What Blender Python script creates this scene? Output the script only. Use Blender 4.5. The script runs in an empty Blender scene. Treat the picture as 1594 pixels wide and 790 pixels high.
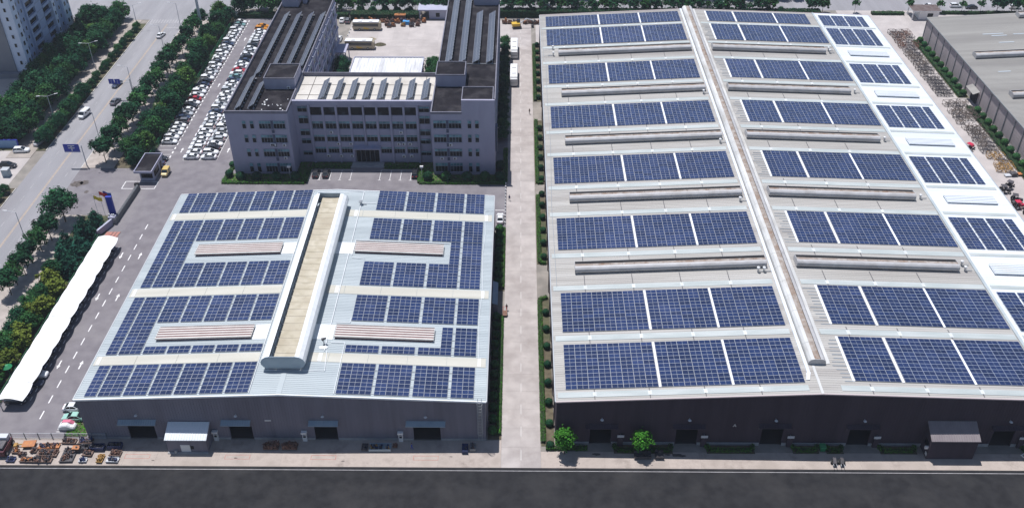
import bpy, math, random
import numpy as np
from mathutils import Vector
rnd = random.Random(7)
S = bpy.context.scene
C = S.collection
R = math.radians

# ------------------------------------------------------------------ camera
cam = bpy.data.cameras.new('camera')
cam_o = bpy.data.objects.new('camera', cam); C.objects.link(cam_o)
cam_o.location = (0, 0, 140)
cam_o.rotation_euler = (R(90 - 35.4056), 0, R(0.4102))
cam.sensor_fit = 'HORIZONTAL'; cam.sensor_width = 36.0
cam.lens = 36.0 * 1480 / 1594
cam.shift_y = -35.0 / 1594
cam.clip_start = 1; cam.clip_end = 6000
S.camera = cam_o
# ------------------------------------------------------------------ light
SUN_DIR = Vector((-0.21, 0.265, 1.0)).normalized()
world = bpy.data.worlds.new('World'); S.world = world; world.use_nodes = True
wn = world.node_tree
sky = wn.nodes.new('ShaderNodeTexSky'); sky.sky_type = 'NISHITA'; sky.sun_disc = False
sky.sun_elevation = math.asin(SUN_DIR.z)
sky.sun_rotation = math.atan2(SUN_DIR.x, SUN_DIR.y)
sky.air_density = 1.0; sky.dust_density = 0.6; sky.ozone_density = 2.0
bg = wn.nodes['Background']; bg.inputs[1].default_value = 0.08
wn.links.new(sky.outputs[0], bg.inputs[0])
sl = bpy.data.lights.new('sun', 'SUN'); sl.energy = 4.5; sl.angle = R(0.5); sl.color = (1.0, 0.98, 0.98)
so = bpy.data.objects.new('sun', sl); C.objects.link(so)
so.rotation_euler = SUN_DIR.to_track_quat('Z', 'Y').to_euler()
S.view_settings.view_transform = 'Standard'; S.view_settings.look = 'None'
S.view_settings.exposure = 0.2; S.view_settings.gamma = 1.0; S.view_settings.use_curve_mapping = False

# ------------------------------------------------------------------ materials
MATS = {}
def mat(name, col, rough=0.7, col2=None, scale=0.5, detail=4, metal=0.0, rand=0.0, island=0.0,
        stretch=(1, 1, 1), big=None, bigscale=0.04, spec=0.5, local=False, contrast=(0.35, 0.65), emit=0, coat=0):
    """col..col2 mixed by noise; big = colour of large soft patches (stains; painted sky sheen on solar glass); rand = value jitter per object; island = per loose piece."""
    if name in MATS: return MATS[name]
    m = bpy.data.materials.new(name); m.use_nodes = True; MATS[name] = m
    nt = m.node_tree; N = nt.nodes; L = nt.links
    b = N['Principled BSDF']
    b.inputs['Roughness'].default_value = rough; b.inputs['Metallic'].default_value = metal
    b.inputs['Specular IOR Level'].default_value = spec
    if coat: b.inputs['Coat Weight'].default_value = coat; b.inputs['Coat Roughness'].default_value = 0.06
    out = None
    if col2 is not None:
        if local:
            tc = N.new('ShaderNodeTexCoord'); src = tc.outputs['Object']
        else:
            g = N.new('ShaderNodeNewGeometry'); src = g.outputs['Position']
        mp = N.new('ShaderNodeMapping'); mp.inputs['Scale'].default_value = stretch
        L.new(src, mp.inputs[0])
        nz = N.new('ShaderNodeTexNoise'); nz.inputs['Scale'].default_value = scale; nz.inputs['Detail'].default_value = detail
        L.new(mp.outputs[0], nz.inputs['Vector'])
        rp = N.new('ShaderNodeValToRGB')
        rp.color_ramp.elements[0].position = contrast[0]; rp.color_ramp.elements[1].position = contrast[1]
        rp.color_ramp.elements[0].color = (*col, 1); rp.color_ramp.elements[1].color = (*col2, 1)
        L.new(nz.outputs[0], rp.inputs[0]); out = rp.outputs[0]
        if big is not None:
            n2 = N.new('ShaderNodeTexNoise'); n2.inputs['Scale'].default_value = bigscale; n2.inputs['Detail'].default_value = 5
            n2.inputs['Roughness'].default_value = 0.65
            L.new(mp.outputs[0], n2.inputs['Vector'])
            r2 = N.new('ShaderNodeMapRange'); r2.inputs[1].default_value = 0.48; r2.inputs[2].default_value = 0.72
            L.new(n2.outputs[0], r2.inputs[0])
            mx = N.new('ShaderNodeMixRGB'); mx.inputs[2].default_value = (*big, 1)
            L.new(r2.outputs[0], mx.inputs[0]); L.new(out, mx.inputs[1]); out = mx.outputs[0]
    if rand or island:
        hs = N.new('ShaderNodeHueSaturation')
        if out is not None: L.new(out, hs.inputs['Color'])
        else: hs.inputs['Color'].default_value = (*col, 1)
        if island:
            g2 = N.new('ShaderNodeNewGeometry'); v = g2.outputs['Random Per Island']; a = island
            r3 = N.new('ShaderNodeMapRange'); r3.inputs[3].default_value = 1 - a; r3.inputs[4].default_value = 1 + a
            L.new(v, r3.inputs[0]); val = r3.outputs[0]
            if rand:
                oi = N.new('ShaderNodeObjectInfo')
                r4 = N.new('ShaderNodeMapRange'); r4.inputs[3].default_value = 1 - rand; r4.inputs[4].default_value = 1 + rand
                L.new(oi.outputs['Random'], r4.inputs[0])
                mu = N.new('ShaderNodeMath'); mu.operation = 'MULTIPLY'
                L.new(val, mu.inputs[0]); L.new(r4.outputs[0], mu.inputs[1]); val = mu.outputs[0]
        else:
            oi = N.new('ShaderNodeObjectInfo')
            r4 = N.new('ShaderNodeMapRange'); r4.inputs[3].default_value = 1 - rand; r4.inputs[4].default_value = 1 + rand
            L.new(oi.outputs['Random'], r4.inputs[0]); val = r4.outputs[0]
        L.new(val, hs.inputs['Value']); out = hs.outputs[0]
    if out is None: b.inputs['Base Color'].default_value = (*col, 1)
    else: L.new(out, b.inputs['Base Color'])
    return m

M = dict(
    base=mat('bare_ground', (.20, .185, .165), .95, (.30, .27, .24), .25, big=(.16, .14, .12)),
    yard=mat('yard_asphalt', (.150, .137, .150), .9, (.195, .180, .192), .35, big=(.225, .21, .215), bigscale=.05),
    road=mat('street_asphalt', (.235, .232, .245), .9, (.285, .28, .295), .3, stretch=(1, .15, 1), big=(.225, .215, .23), bigscale=.05),
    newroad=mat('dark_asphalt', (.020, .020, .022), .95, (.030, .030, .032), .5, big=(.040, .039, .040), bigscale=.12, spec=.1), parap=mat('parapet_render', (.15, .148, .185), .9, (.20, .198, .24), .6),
    slab=mat('road_concrete', (.355, .32, .305), .9, (.43, .39, .37), .35, rand=.05, big=(.29, .255, .24), bigscale=.14),
    apron=mat('apron_concrete', (.34, .29, .255), .9, (.47, .405, .36), .22, rand=.05, big=(.24, .20, .175), bigscale=.22),
    court=mat('court_concrete', (.39, .355, .34), .9, (.46, .42, .40), .2, rand=.05, big=(.36, .325, .31), bigscale=.08),
    pave=mat('pavement_pavers', (.33, .29, .26), .95, (.42, .37, .335), .5, big=(.26, .23, .20)),
    kerb=mat('kerb_stone', (.42, .40, .38), .9, (.52, .50, .47), 1.0),
    soil=mat('soil', (.075, .06, .04), 1, (.13, .11, .07), .8, big=(.05, .075, .025)),
    grass=mat('grass_blades', (.035, .085, .014), .8, island=.35, rand=.0),
    line=mat('line_paint', (.62, .61, .60), .8, (.78, .77, .76), 1.5),
    yline=mat('yellow_paint', (.40, .29, .19), .8, (.47, .37, .27), 1.5), worn=mat('worn_paint', (.30, .29, .30), .85, (.40, .39, .40), 1.2), faint=mat('faint_paint', (.52, .50, .48), .85, (.60, .58, .56), 1.2),
    tray_w=mat('cable_tray_cover', (.56, .60, .66), .6, (.64, .68, .73), .6), rline=mat('red_paint', (.38, .14, .12), .8, (.42, .25, .2), 1.5),
    stain2=mat('joint_filler', (.26, .235, .215), .95), stain=mat('oil_stain', (.07, .06, .055), .9, (.12, .10, .09), 1.5),
    lwroof=mat('left_roof_sheet', (.37, .415, .435), .6, (.44, .485, .50), .12, stretch=(.15, 3, 1), big=(.335, .375, .39), bigscale=.1, spec=.35),
    rwroof=mat('right_roof_sheet', (.355, .34, .315), .65, (.435, .42, .395), .25, stretch=(.12, 2.5, 1), big=(.285, .265, .25), bigscale=.12, spec=.35),
    whroof=mat('white_roof_sheet', (.64, .68, .71), .55, (.72, .75, .78), .25, stretch=(.15, 2.5, 1), big=(.60, .64, .67), bigscale=.09, spec=.3),
    grroof=mat('grey_roof_sheet', (.25, .24, .225), .75, (.31, .30, .28), .12, stretch=(.12, 2.5, 1), big=(.21, .20, .19), bigscale=.05, spec=.3),
    cream=mat('cream_skylight', (.44, .425, .365), .6, (.50, .485, .425), .2, stretch=(.3, 3, 1)),
    crdirty=mat('cream_canopy', (.38, .335, .245), .7, (.50, .455, .36), .6, big=(.33, .28, .20), bigscale=.3),
    green=mat('pale_green_skylight', (.36, .40, .395), .65, (.44, .47, .465), .4, stretch=(.4, 2, 1)),
    trim=mat('white_trim', (.74, .76, .78), .6, (.82, .83, .84), .6),
    patch=mat('white_sheet', (.66, .68, .69), .6, (.74, .76, .77), 1),
    cplate=mat('dull_white_sheet', (.50, .52, .52), .7, (.60, .62, .62), 1), striped=mat('rust_red_slot', (.13, .05, .05), .8, (.18, .08, .075), 1), slatw=mat('cream_slat', (.56, .52, .48), .6, (.64, .60, .56), .6),
    vent=mat('vent_sheet', (.40, .395, .40), .5, (.47, .465, .47), .5, big=(.35, .335, .325), bigscale=.3),
    rusty=mat('dirty_vent_top', (.25, .20, .165), .85, (.38, .345, .315), .8, big=(.20, .12, .075), bigscale=.5),
    monit=mat('monitor_sheet', (.47, .475, .47), .6, (.60, .60, .585), .4, stretch=(1, .3, 1), big=(.36, .34, .31), bigscale=.25),
    black=mat('dark_slot', (.012, .012, .014), .9),
    dkseam=mat('seam_shade', (.10, .10, .11), .8),  # dark tone paints the shadow along the roof sheet laps
    glass=mat('solar_glass', (.009, .021, .072), .24, (.016, .032, .094), 6.0, rand=.26, big=(.026, .042, .112), bigscale=.06, spec=.5),  # large soft patches put sky reflection into the glass colour
    glass2=mat('solar_glass_sky_sheen', (.011, .025, .080), .26, (.020, .038, .104), .9, island=.26, big=(.028, .044, .115), bigscale=.05, spec=.5),  # joined arrays: paler patches are sky reflection painted into the colour
    frame=mat('aluminium_frame', (.38, .40, .44), .5, metal=.1),
    rackglass=mat('rack_solar_glass', (.05, .06, .09), .35, (.09, .105, .14), 3, rand=.1),
    galv=mat('galvanised_steel', (.42, .44, .46), .5, metal=.3),
    lwwall=mat('grey_wall_sheet', (.190, .180, .220), .7, (.215, .205, .245), .3, stretch=(2, 2, .15), big=(.145, .135, .165), bigscale=.09, spec=.2),
    rwwall=mat('brown_wall_sheet', (.054, .041, .054), .75, (.064, .050, .064), .3, stretch=(2, 2, .15), big=(.076, .060, .076), bigscale=.07, spec=.12),
    grwall=mat('taupe_wall_sheet', (.44, .385, .39), .7, (.48, .42, .425), .3, stretch=(2, 2, .15)),
    dkfloor=mat('workshop_floor', (.035, .033, .035), .9), plinth=mat('plinth_render', (.30, .30, .31), .9, (.36, .36, .36), 1),
    blueroof=mat('blue_grey_sheet', (.25, .32, .38), .55, (.30, .37, .42), .5),
    office=mat('grey_render_wall', (.33, .325, .42), .85, (.37, .365, .465), .25, stretch=(1, 1, .3), big=(.29, .285, .375), bigscale=.15),
    officel=mat('pale_render', (.36, .37, .46), .85, (.40, .41, .50), .4),
    tar=mat('bitumen_roof', (.012, .011, .014), .95, (.022, .020, .024), .3, big=(.055, .052, .056), bigscale=.22, spec=.1),
    pale=mat('pale_roof_screed', (.50, .47, .43), .9, (.60, .57, .52), .3, big=(.40, .37, .33), bigscale=.15),
    win=mat('window_glass', (.004, .006, .009), .15, (.05, .07, .09), .35, spec=.2, contrast=(.58, .70)),
    winf=mat('window_frame', (.34, .37, .43), .6), winteal=mat('transom_sheen', (.05, .15, .19), .2, (.16, .34, .40), .5, contrast=(.4, .6)),  # teal transom colour paints a reflection into the upper panes
    winblue=mat('blue_spandrel', (.055, .075, .13), .6),
    ac=mat('white_plastic', (.70, .70, .70), .5),
    towerw=mat('tower_white_wall', (.58, .66, .80), .85, (.64, .72, .86), .2),
    towerg=mat('tower_grey_wall', (.20, .21, .24), .85, (.23, .24, .27), .1),
    towerb=mat('tower_blue_wall', (.32, .40, .57), .85, (.37, .45, .62), .2),
    canopy=mat('white_membrane', (.78, .79, .81), .55, (.86, .86, .86), .5, big=(.66, .66, .67), bigscale=.25),
    steel=mat('painted_steel', (.20, .21, .22), .6),
    lamp=mat('lamp_grey', (.50, .52, .55), .5),
    blue=mat('sign_blue', (.010, .030, .33), .5),
    red=mat('signal_red', (.55, .03, .03), .5),
    redt=mat('tractor_red', (.50, .02, .06), .45),
    yellow=mat('flag_yellow', (.75, .55, .04), .6),
    flagblue=mat('flag_blue', (.03, .12, .45), .6),
    orange=mat('machine_orange', (.46, .17, .04), .6, (.34, .13, .05), 1.5),
    brown=mat('rust_brown', (.11, .055, .04), .85, (.20, .11, .08), 2, rand=.3),
    tray=mat('dusty_tray', (.13, .085, .07), .9, (.20, .14, .115), 2), dkiron=mat('dark_iron', (.045, .045, .055), .7, (.09, .08, .085), 2, rand=.3),
    bluem=mat('machine_blue', (.012, .03, .11), .6),
    ochre=mat('ochre_steel', (.42, .24, .045), .7, (.30, .17, .06), 2),
    rackm=mat('rack_steel', (.08, .07, .068), .7, (.15, .11, .085), 1.5, rand=.4),
    green_p=mat('green_paint', (.015, .20, .075), .5),
    turq=mat('tarpaulin_blue', (.06, .30, .62), .6),
    brick=mat('red_paver', (.34, .14, .11), .9, (.42, .20, .165), 2),
    bark=mat('bark', (.085, .065, .048), .95, (.14, .11, .085), 3, local=True),
    skin=mat('skin', (.50, .31, .22), .6),
    hair=mat('black_hair', (.015, .012, .012), .6),
    cloth1=mat('navy_cloth', (.02, .035, .12), .9), cloth2=mat('dark_trousers', (.03, .03, .035), .9), cloth3=mat('blue_overalls', (.02, .05, .32), .9), cloth4=mat('brown_shirt', (.10, .06, .05), .9),
    tyre=mat('tyre_rubber', (.02, .02, .02), .9),
    carglass=mat('car_glass', (.012, .016, .02), .08, spec=.7),
    busgold=mat('bus_beige', (.42, .36, .25), .4), buswhite=mat('bus_white', (.74, .74, .74), .4), busyel=mat('bus_yellow', (.6, .38, .04), .4),
)
LEAF = {}
def leafmat(k, c, c2):
    m = mat('leaf_' + k, c, .7, c2, .35, detail=2, island=.42, rand=.25, spec=.06, contrast=(.3, .7))
    LEAF[k] = m
leafmat('dark', (.009, .048, .026), (.020, .080, .030))
leafmat('mid', (.018, .078, .030), (.042, .125, .032))
leafmat('blue', (.012, .066, .046), (.026, .100, .060))
leafmat('bright', (.045, .20, .022), (.085, .27, .03))
leafmat('yellow', (.075, .115, .018), (.12, .15, .025))
leafmat('olive', (.036, .098, .024), (.070, .142, .030))
leafmat('hedge', (.030, .130, .014), (.062, .180, .020))
CARCOL = dict(white=(.72, .73, .74), silver=(.42, .44, .46), black=(.015, .016, .02), grey=(.13, .14, .16), navy=(.03, .045, .09), red=(.38, .02, .035),
              teal=(.16, .30, .30), mint=(.30, .52, .44), orange=(.55, .22, .02), pink=(.62, .16, .24), yellow=(.55, .40, .13))
PAINT = {k: mat('car_paint_' + k, v, .32, coat=.5) for k, v in CARCOL.items()}

# ------------------------------------------------------------------ builders
class MB:
    def __init__(s): s.v = []; s.f = []; s.m = []
    def quad(s, a, b, c, d, m=0):
        n = len(s.v); s.v += [a, b, c, d]; s.f.append((n, n + 1, n + 2, n + 3)); s.m.append(m); return s
    def poly(s, pts, m=0):
        n = len(s.v); s.v += list(pts); s.f.append(tuple(range(n, n + len(pts)))); s.m.append(m); return s
    def box(s, x0, y0, z0, x1, y1, z1, m=0, top=None):
        n = len(s.v)
        s.v += [(x0, y0, z0), (x1, y0, z0), (x1, y1, z0), (x0, y1, z0), (x0, y0, z1), (x1, y0, z1), (x1, y1, z1), (x0, y1, z1)]
        for i, q in enumerate(((0, 3, 2, 1), (4, 5, 6, 7), (0, 1, 5, 4), (1, 2, 6, 5), (2, 3, 7, 6), (3, 0, 4, 7))):
            s.f.append(tuple(n + k for k in q)); s.m.append(top if (top is not None and i == 1) else m)
        return s
    def hexa(s, p, m=0):   # 8 points: bottom ring ccw, top ring ccw
        n = len(s.v); s.v += list(p)
        for q in ((0, 3, 2, 1), (4, 5, 6, 7), (0, 1, 5, 4), (1, 2, 6, 5), (2, 3, 7, 6), (3, 0, 4, 7)):
            s.f.append(tuple(n + k for k in q)); s.m.append(m)
        return s
    def pry(s, pr, y0, y1, m=0, caps=True):  # profile (x,z) ccw seen from -y, extruded along y
        n = len(s.v); k = len(pr)
        s.v += [(x, y0, z) for x, z in pr] + [(x, y1, z) for x, z in pr]
        for i in range(k):
            j = (i + 1) % k; s.f.append((n + i, n + k + i, n + k + j, n + j)[::-1]); s.m.append(m)
        if caps:
            s.f.append(tuple(n + i for i in range(k))); s.m.append(m)
            s.f.append(tuple(n + k + i for i in reversed(range(k)))); s.m.append(m)
        return s
    def prx(s, pr, x0, x1, m=0, caps=True):  # profile (y,z) extruded along x
        n = len(s.v); k = len(pr)
        s.v += [(x0, y, z) for y, z in pr] + [(x1, y, z) for y, z in pr]
        for i in range(k):
            j = (i + 1) % k; s.f.append((n + i, n + k + i, n + k + j, n + j)); s.m.append(m)
        if caps:
            s.f.append(tuple(n + i for i in reversed(range(k)))); s.m.append(m)
            s.f.append(tuple(n + k + i for i in range(k))); s.m.append(m)
        return s
    def tube(s, p, q, r, n=6, m=0, r2=None):
        p = Vector(p); q = Vector(q); d = (q - p)
        if d.length < 1e-6: return s
        d.normalize(); a = d.orthogonal().normalized(); b = d.cross(a); r2 = r if r2 is None else r2
        o = len(s.v)
        for c, rr in ((p, r), (q, r2)):
            for i in range(n):
                t = 2 * math.pi * i / n; s.v.append(tuple(c + (a * math.cos(t) + b * math.sin(t)) * rr))
        for i in range(n):
            j = (i + 1) % n; s.f.append((o + i, o + j, o + n + j, o + n + i)); s.m.append(m)
        s.f.append(tuple(o + i for i in reversed(range(n)))); s.m.append(m)
        s.f.append(tuple(o + n + i for i in range(n))); s.m.append(m)
        return s
    def mesh(s, name, mats):
        me = bpy.data.meshes.new(name); me.from_pydata(s.v, [], s.f)
        if not isinstance(mats, (list, tuple)): mats = [mats]
        for x in mats: me.materials.append(x)
        if len(mats) > 1: me.polygons.foreach_set('material_index', s.m)
        me.update(); return me
    def obj(s, name, mats, parent=None, loc=(0, 0, 0), rot=None, stuff=False):
        return put(name, s.mesh(name, mats), parent, loc, rot, stuff)

def put(name, me, parent=None, loc=(0, 0, 0), rot=None, stuff=False, scale=None):
    o = bpy.data.objects.new(name, me); C.objects.link(o); o.location = loc
    if rot: o.rotation_euler = rot
    if scale: o.scale = scale
    if parent is not None: o.parent = parent
    if stuff: o['kind'] = 'stuff'
    return o
def thing(name, label, cat, loc=(0, 0, 0), rotz=0, group=None, rot=None):
    o = bpy.data.objects.new(name, None); C.objects.link(o); o.location = loc; o.empty_display_size = .5
    o.rotation_euler = rot if rot else (0, 0, rotz)
    o['label'] = label; o['category'] = cat
    if group: o['group'] = group
    return o
def tag(o, label, cat, group=None):
    o['label'] = label; o['category'] = cat
    if group: o['group'] = group
    return o
def struct(o): o['kind'] = 'structure'; return o
def bx(name, a, b, m, parent=None): return MB().box(*a, *b).obj(name, m, parent)
ORD = 'first second third fourth fifth sixth seventh eighth ninth tenth eleventh twelfth thirteenth fourteenth fifteenth sixteenth seventeenth eighteenth nineteenth twentieth'.split()
def ordw(i):
    if i < 20: return ORD[i]
    t, u = divmod(i + 1, 10); tens = {2: 'twenty', 3: 'thirty', 4: 'forty'}[t]
    return tens.replace('ty', 'tieth') if u == 0 else tens + '-' + ORD[u - 1]

# ------------------------------------------------------------------ the setting: ground, roads, pavements
def sheet(name, x0, y0, x1, y1, z, m):
    return struct(MB().box(x0, y0, z - .3, x1, y1, z).obj(name, m))
struct(MB().quad((-1500, -800, 0), (1500, -800, 0), (1500, 1500, 0), (-1500, 1500, 0)).obj('ground', M['base']))
road = sheet('public_road', -136.0, -200, -122.4, 331, .012, M['road'])
road2 = sheet('cross_street', -420, 331, -104, 352, .016, M['road'])
backroad = sheet('back_road', -104, 341.5, 520, 352, .020, M['road'])
yard = struct(MB().box(-104.4, 127.0, -.3, -83.2, 334, .016).box(-83.2, 197, -.3, -2.96, 224, .016).box(-83.2, 224, -.3, -2.96, 250, .016).obj('yard_road', M['yard']))
sheet('driveway', -122.4, 203.5, -104.4, 226.5, .024, M['yard'])
sheet('right_yard', 119.6, -50, 143.3, 341.5, .016, M['court'])
sheet('right_yard_path', 143.3, 316, 190, 341.5, .016, M['court'])
sheet('rear_lane', 6.2, 309, 119.6, 333.4, .016, M['court'])

# lane paint
mk = MB()
for x in (-128.75, -128.45): mk.box(x - .07, -100, .013, x + .07, 327, .020)
mk.obj('centre_line', M['yline'], road)
mk = MB()
for k in range(60):
    y = 60 + k * 6.0
    if y < 325:
        for x in (-132.3, -125.2): mk.box(x - .07, y, .013, x + .07, y + 2.4, .019)
for k in range(14): mk.box(-135.5 + k * 1.0, 328.0, .013, -135.05 + k * 1.0, 331.0, .019)
mk.box(-128.2, 323.5, .013, -122.6, 323.9, .019)
mk.obj('lane_marking', M['worn'], road)
def arrow(mk, x, y, s, z0=.017, z1=.023, L=2.6):
    y0, y1 = (y - L / 2, y + L / 2) if s > 0 else (y + L / 2, y - L / 2)
    ys = sorted((y0, y0 + (y1 - y0) * .6)); mk.box(x - .14, ys[0], z0, x + .14, ys[1], z1)
    a = (x - .42, y0 + (y1 - y0) * .6, z1); b = (x + .42, y0 + (y1 - y0) * .6, z1); c = (x, y1, z1)
    mk.poly([a, b, c] if s > 0 else [b, a, c])
mk = MB()
y = 197.2
while y > 129: mk.box(-95.05, y, .017, -94.82, y + 2.2, .023); y -= 4.35
for y, s in ((186, -1), (147.5, -1), (170, -1)): arrow(mk, -97.2, y, s)
for y, s in ((186, 1), (147.5, 1), (170, 1)): arrow(mk, -92.6, y, s)
for y in (236.7, 278, 313.9): arrow(mk, -97.0, y, 1)
arrow(mk, -83.6, 236.8, 1)
mk.obj('lane_marking', M['line'], yard)
# parking-bay paint
mk = MB()
def bay_v(mk, x0, x1, y, w=.12): mk.box(x0, y - w / 2, .017, x1, y + w / 2, .023)
def bay_h(mk, x, y0, y1, w=.12): mk.box(x - w / 2, y0, .017, x + w / 2, y1, .023)
for k in range(44):
    y = 224.6 + k * 2.42
    bay_v(mk, -104.2, -99.4, y); mk.box(-99.5, y + .6, .017, -99.1, y + 1.7, .023)
bay_v(mk, -95.2, -85.5, 231.2)
for k in range(39): bay_v(mk, -95.2, -90.7, 233.3 + k * 2.42); bay_v(mk, -90.2, -85.6, 233.3 + k * 2.42)
bay_h(mk, -90.45, 231.3, 326); bay_h(mk, -95.2, 231.3, 233.4); bay_h(mk, -85.6, 231.3, 250)
for k in range(22): mk.box(-99.05, 137 + k * 2.45, .017, -98.85, 138.1 + k * 2.45, .023)
for y in (128.6, 130.9, 133.3, 135.6): bay_v(mk, -90.3, -86.2, y)
for y in (129.2, 131.5, 133.9): mk.box(-90.3, y, .017, -89.7, y + 1.1, .023)
for x0 in (-57.6, -38.1):
    n = 5 if x0 < -50 else 4
    for k in range(n): bay_h(mk, x0 + k * 2.85, 221.0, 226.2)
    bay_v(mk, x0, x0 + (n - 1) * 2.85, 226.2, .1)
    for k in range(n): mk.box(x0 + k * 2.85 - .4, 220.9, .017, x0 + k * 2.85 + .4, 221.05, .023)
bay_v(mk, -107.5 + 3.2, -98.6, 216.2, .2); bay_v(mk, -104.3, -98.6, 219.8, .2); bay_h(mk, -98.6, 216.2, 219.8, .2)
bay_v(mk, -5.9, -3.4, 206.5, .2)
mk.obj('bay_marking', M['line'], yard)
mk = MB()
for y in (216.2, 219.8): mk.box(-107.5, y - .1, .025, -104.4, y + .1, .031)
mk.box(-107.6, 216.2, .025, -107.4, 219.8, .031)
mk.obj('gate_marking', M['line'])['kind'] = 'structure'
# stains at the junction
mk = MB()
for cx_, cy_, r in ((-120.5, 218.5, 1.9), (-118.6, 219.2, 1.3), (-116.5, 214.5, .7)):
    pts = [(cx_ + r * rnd.uniform(.6, 1.15) * math.cos(a), cy_ + r * rnd.uniform(.6, 1.15) * math.sin(a), .031) for a in [i * math.pi / 8 for i in range(16)]]
    mk.poly(pts)
struct(mk.obj('road_stain', M['stain']))

# pavements and beds beside the street
pv = sheet('pavement', -122.3, -200, -113.2, 203.4, .13, M['pave'])
sheet('pavement', -122.3, 226.6, -113.2, 330.5, .13, M['pave'])
sheet('planting_bed', -113.2, -100, -104.6, 203.0, .10, M['soil'])
sheet('planting_bed', -113.2, 226.8, -104.6, 334, .10, M['soil'])
sheet('pavement', -146, 232, -139.0, 330.5, .11, M['pave'])
sheet('planting_bed', -139.0, 236, -136.2, 327, .14, M['soil'])
sheet('planting_bed', -139.0, -100, -136.2, 216, .14, M['soil'])
sheet('planting_bed', -159.5, 236.0, -146, 332, .06, M['soil'])
sheet('corner_lot', -190, 160, -139.0, 236, .03, M['court'])
sheet('tower_forecourt', -220, 250, -159.5, 284.2, .05, M['court'])
for x in (-122.4, -136.1):
    mk = MB()
    if x > -130: mk.box(x - .12, -200, 0, x + .12, 203.5, .15).box(x - .12, 226.5, 0, x + .12, 330.6, .15)
    else: mk.box(x - .12, 236, 0, x + .12, 330.6, .16).box(x - .12, -200, 0, x + .12, 216, .16)
    struct(mk.obj('kerb', M['kerb']))

def slabs(name, x0, x1, y0, y1, nx, dy, m, z=.05, jit=.004, extra=()):
    """a concrete pavement cast in bays: every bay a slab, open joints between"""
    root = struct(MB().box(x0, y0, -.3, x1, y1, z - .012).obj(name, M['stain2']))
    w = (x1 - x0) / nx; ny = int(round((y1 - y0) / dy)); dy = (y1 - y0) / ny
    me = MB().box(-w / 2 + .013, -dy / 2 + .013, -.12, w / 2 - .013, dy / 2 - .013, 0).mesh('slab', m)
    for i in range(nx):
        for j in range(ny):
            put('slab', me, root, (x0 + (i + .5) * w, y0 + (j + .5) * dy, z + rnd.uniform(-jit, jit)))
    return root
croad = slabs('concrete_road', -2.95, 4.6, 120.2, 331, 2, 5.0, M['slab'])
slabs('front_apron', -98.5, -2.97, 120.2, 126.9, 16, 3.3, M['apron'])
slabs('front_apron', 4.62, 119.5, 120.2, 124.2, 19, 4.0, M['apron'])
fr = sheet('front_road', -200, 92, 260, 120.15, .03, M['newroad'])
mk = MB()
for k in range(70): mk.box(-195 + k * 6.5, 107.0, .031, -192.2 + k * 6.5, 107.14, .036)
for y in (93.2, 119.4): mk.box(-199, y, .031, 259, y + .12, .036)
mk.obj('lane_marking', M['worn'], fr)
slabs('rear_court', -61.0, -6.6, 250.2, 331, 10, 5.8, M['court'])
sheet('rear_court_edge', -6.6, 250.2, -2.97, 331, .03, M['court'])
mk = MB()
for k in range(34): mk.box(.78, 122 + k * 6, .056, .90, 124.6 + k * 6, .062)
mk.obj('centre_line', M['faint'], croad)
# red stencil boxes painted before the doors
for x in (-72.3, -53.2, -36.8, -17.3):
    mk = MB()
    for a in ((-2.4, 0, 2.4, .1), (-2.4, 1.0, 2.4, 1.1), (-2.4, .1, -2.3, 1.0), (2.3, .1, 2.4, 1.0)): mk.box(x + a[0], 121.9 + a[1], .055, x + a[2], 121.9 + a[3], .060)
    struct(mk.obj('door_marking', M['rline']))
mk = MB()
for (x, y, r) in ((-53.5, 122.2, .45), (-12.5, 122.8, .35), (-33, 121.6, .4), (-28, 125, .5), (15.2, 123.6, .9), (30.5, 123.5, 1.2), (31.6, 123.3, .8), (28.9, 123.6, .7), (-69, 121.5, .3)):
    mk.poly([(x + r * rnd.uniform(.6, 1.2) * math.cos(a), y + .35 * r * rnd.uniform(.6, 1.2) * math.sin(a), .058) for a in [i * math.pi / 6 for i in range(12)]])
struct(mk.obj('oil_stain', M['stain']))

# ------------------------------------------------------------------ solar arrays
PW, PH = 2.205, 1.042
def panel_geo(mb, x, y, w=PW, h=PH):
    g = .016
    mb.box(x + g, y + g, -.03, x + w - g, y + h - g, .02, 0)
    i = .032; c = x + w / 2
    mb.quad((x + g + i, y + g + i, .024), (c - .02, y + g + i, .024), (c - .02, y + h - g - i, .024), (x + g + i, y + h - g - i, .024), 1)
    mb.quad((c + .02, y + g + i, .024), (x + w - g - i, y + g + i, .024), (x + w - g - i, y + h - g - i, .024), (c + .02, y + h - g - i, .024), 1)
_pm = MB(); panel_geo(_pm, 0, 0); PANEL = _pm.mesh('solar_panel', [M['frame'], M['glass']])
def solar_array(label, cells, origin, slope, individual, ph=PH, pw=PW, group='rooftop solar arrays'):
    """cells: list of (x, y) lower-left corners in roof plane, relative to origin (a point on the roof)"""
    t = thing('solar_array', label, 'solar array', origin, group=group, rot=(0, -math.atan(slope), 0))
    if individual:
        for x, y in cells:
            put('solar_panel', PANEL, t, (x, y, .16), scale=(pw / PW, ph / PH, 1))
        rl = MB()
    else:
        mb = MB()
        for x, y in cells: panel_geo(mb, x, y, pw, ph)
        mb.obj('solar_panel', [M['frame'], M['glass2']], t, (0, 0, .16), stuff=True)
    rails = MB(); ys = sorted({round(y, 3) for x, y in cells})
    xs = [x for x, y in cells]
    for y in ys[::2]:
        rx = [x for x, yy in cells if abs(yy - y) < .01]
        rails.box(min(rx) - .1, y + .3, .02, max(rx) + pw + .1, y + .36, .12)
    rails.obj('mounting_rail', M['galv'], t)
    return t

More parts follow.
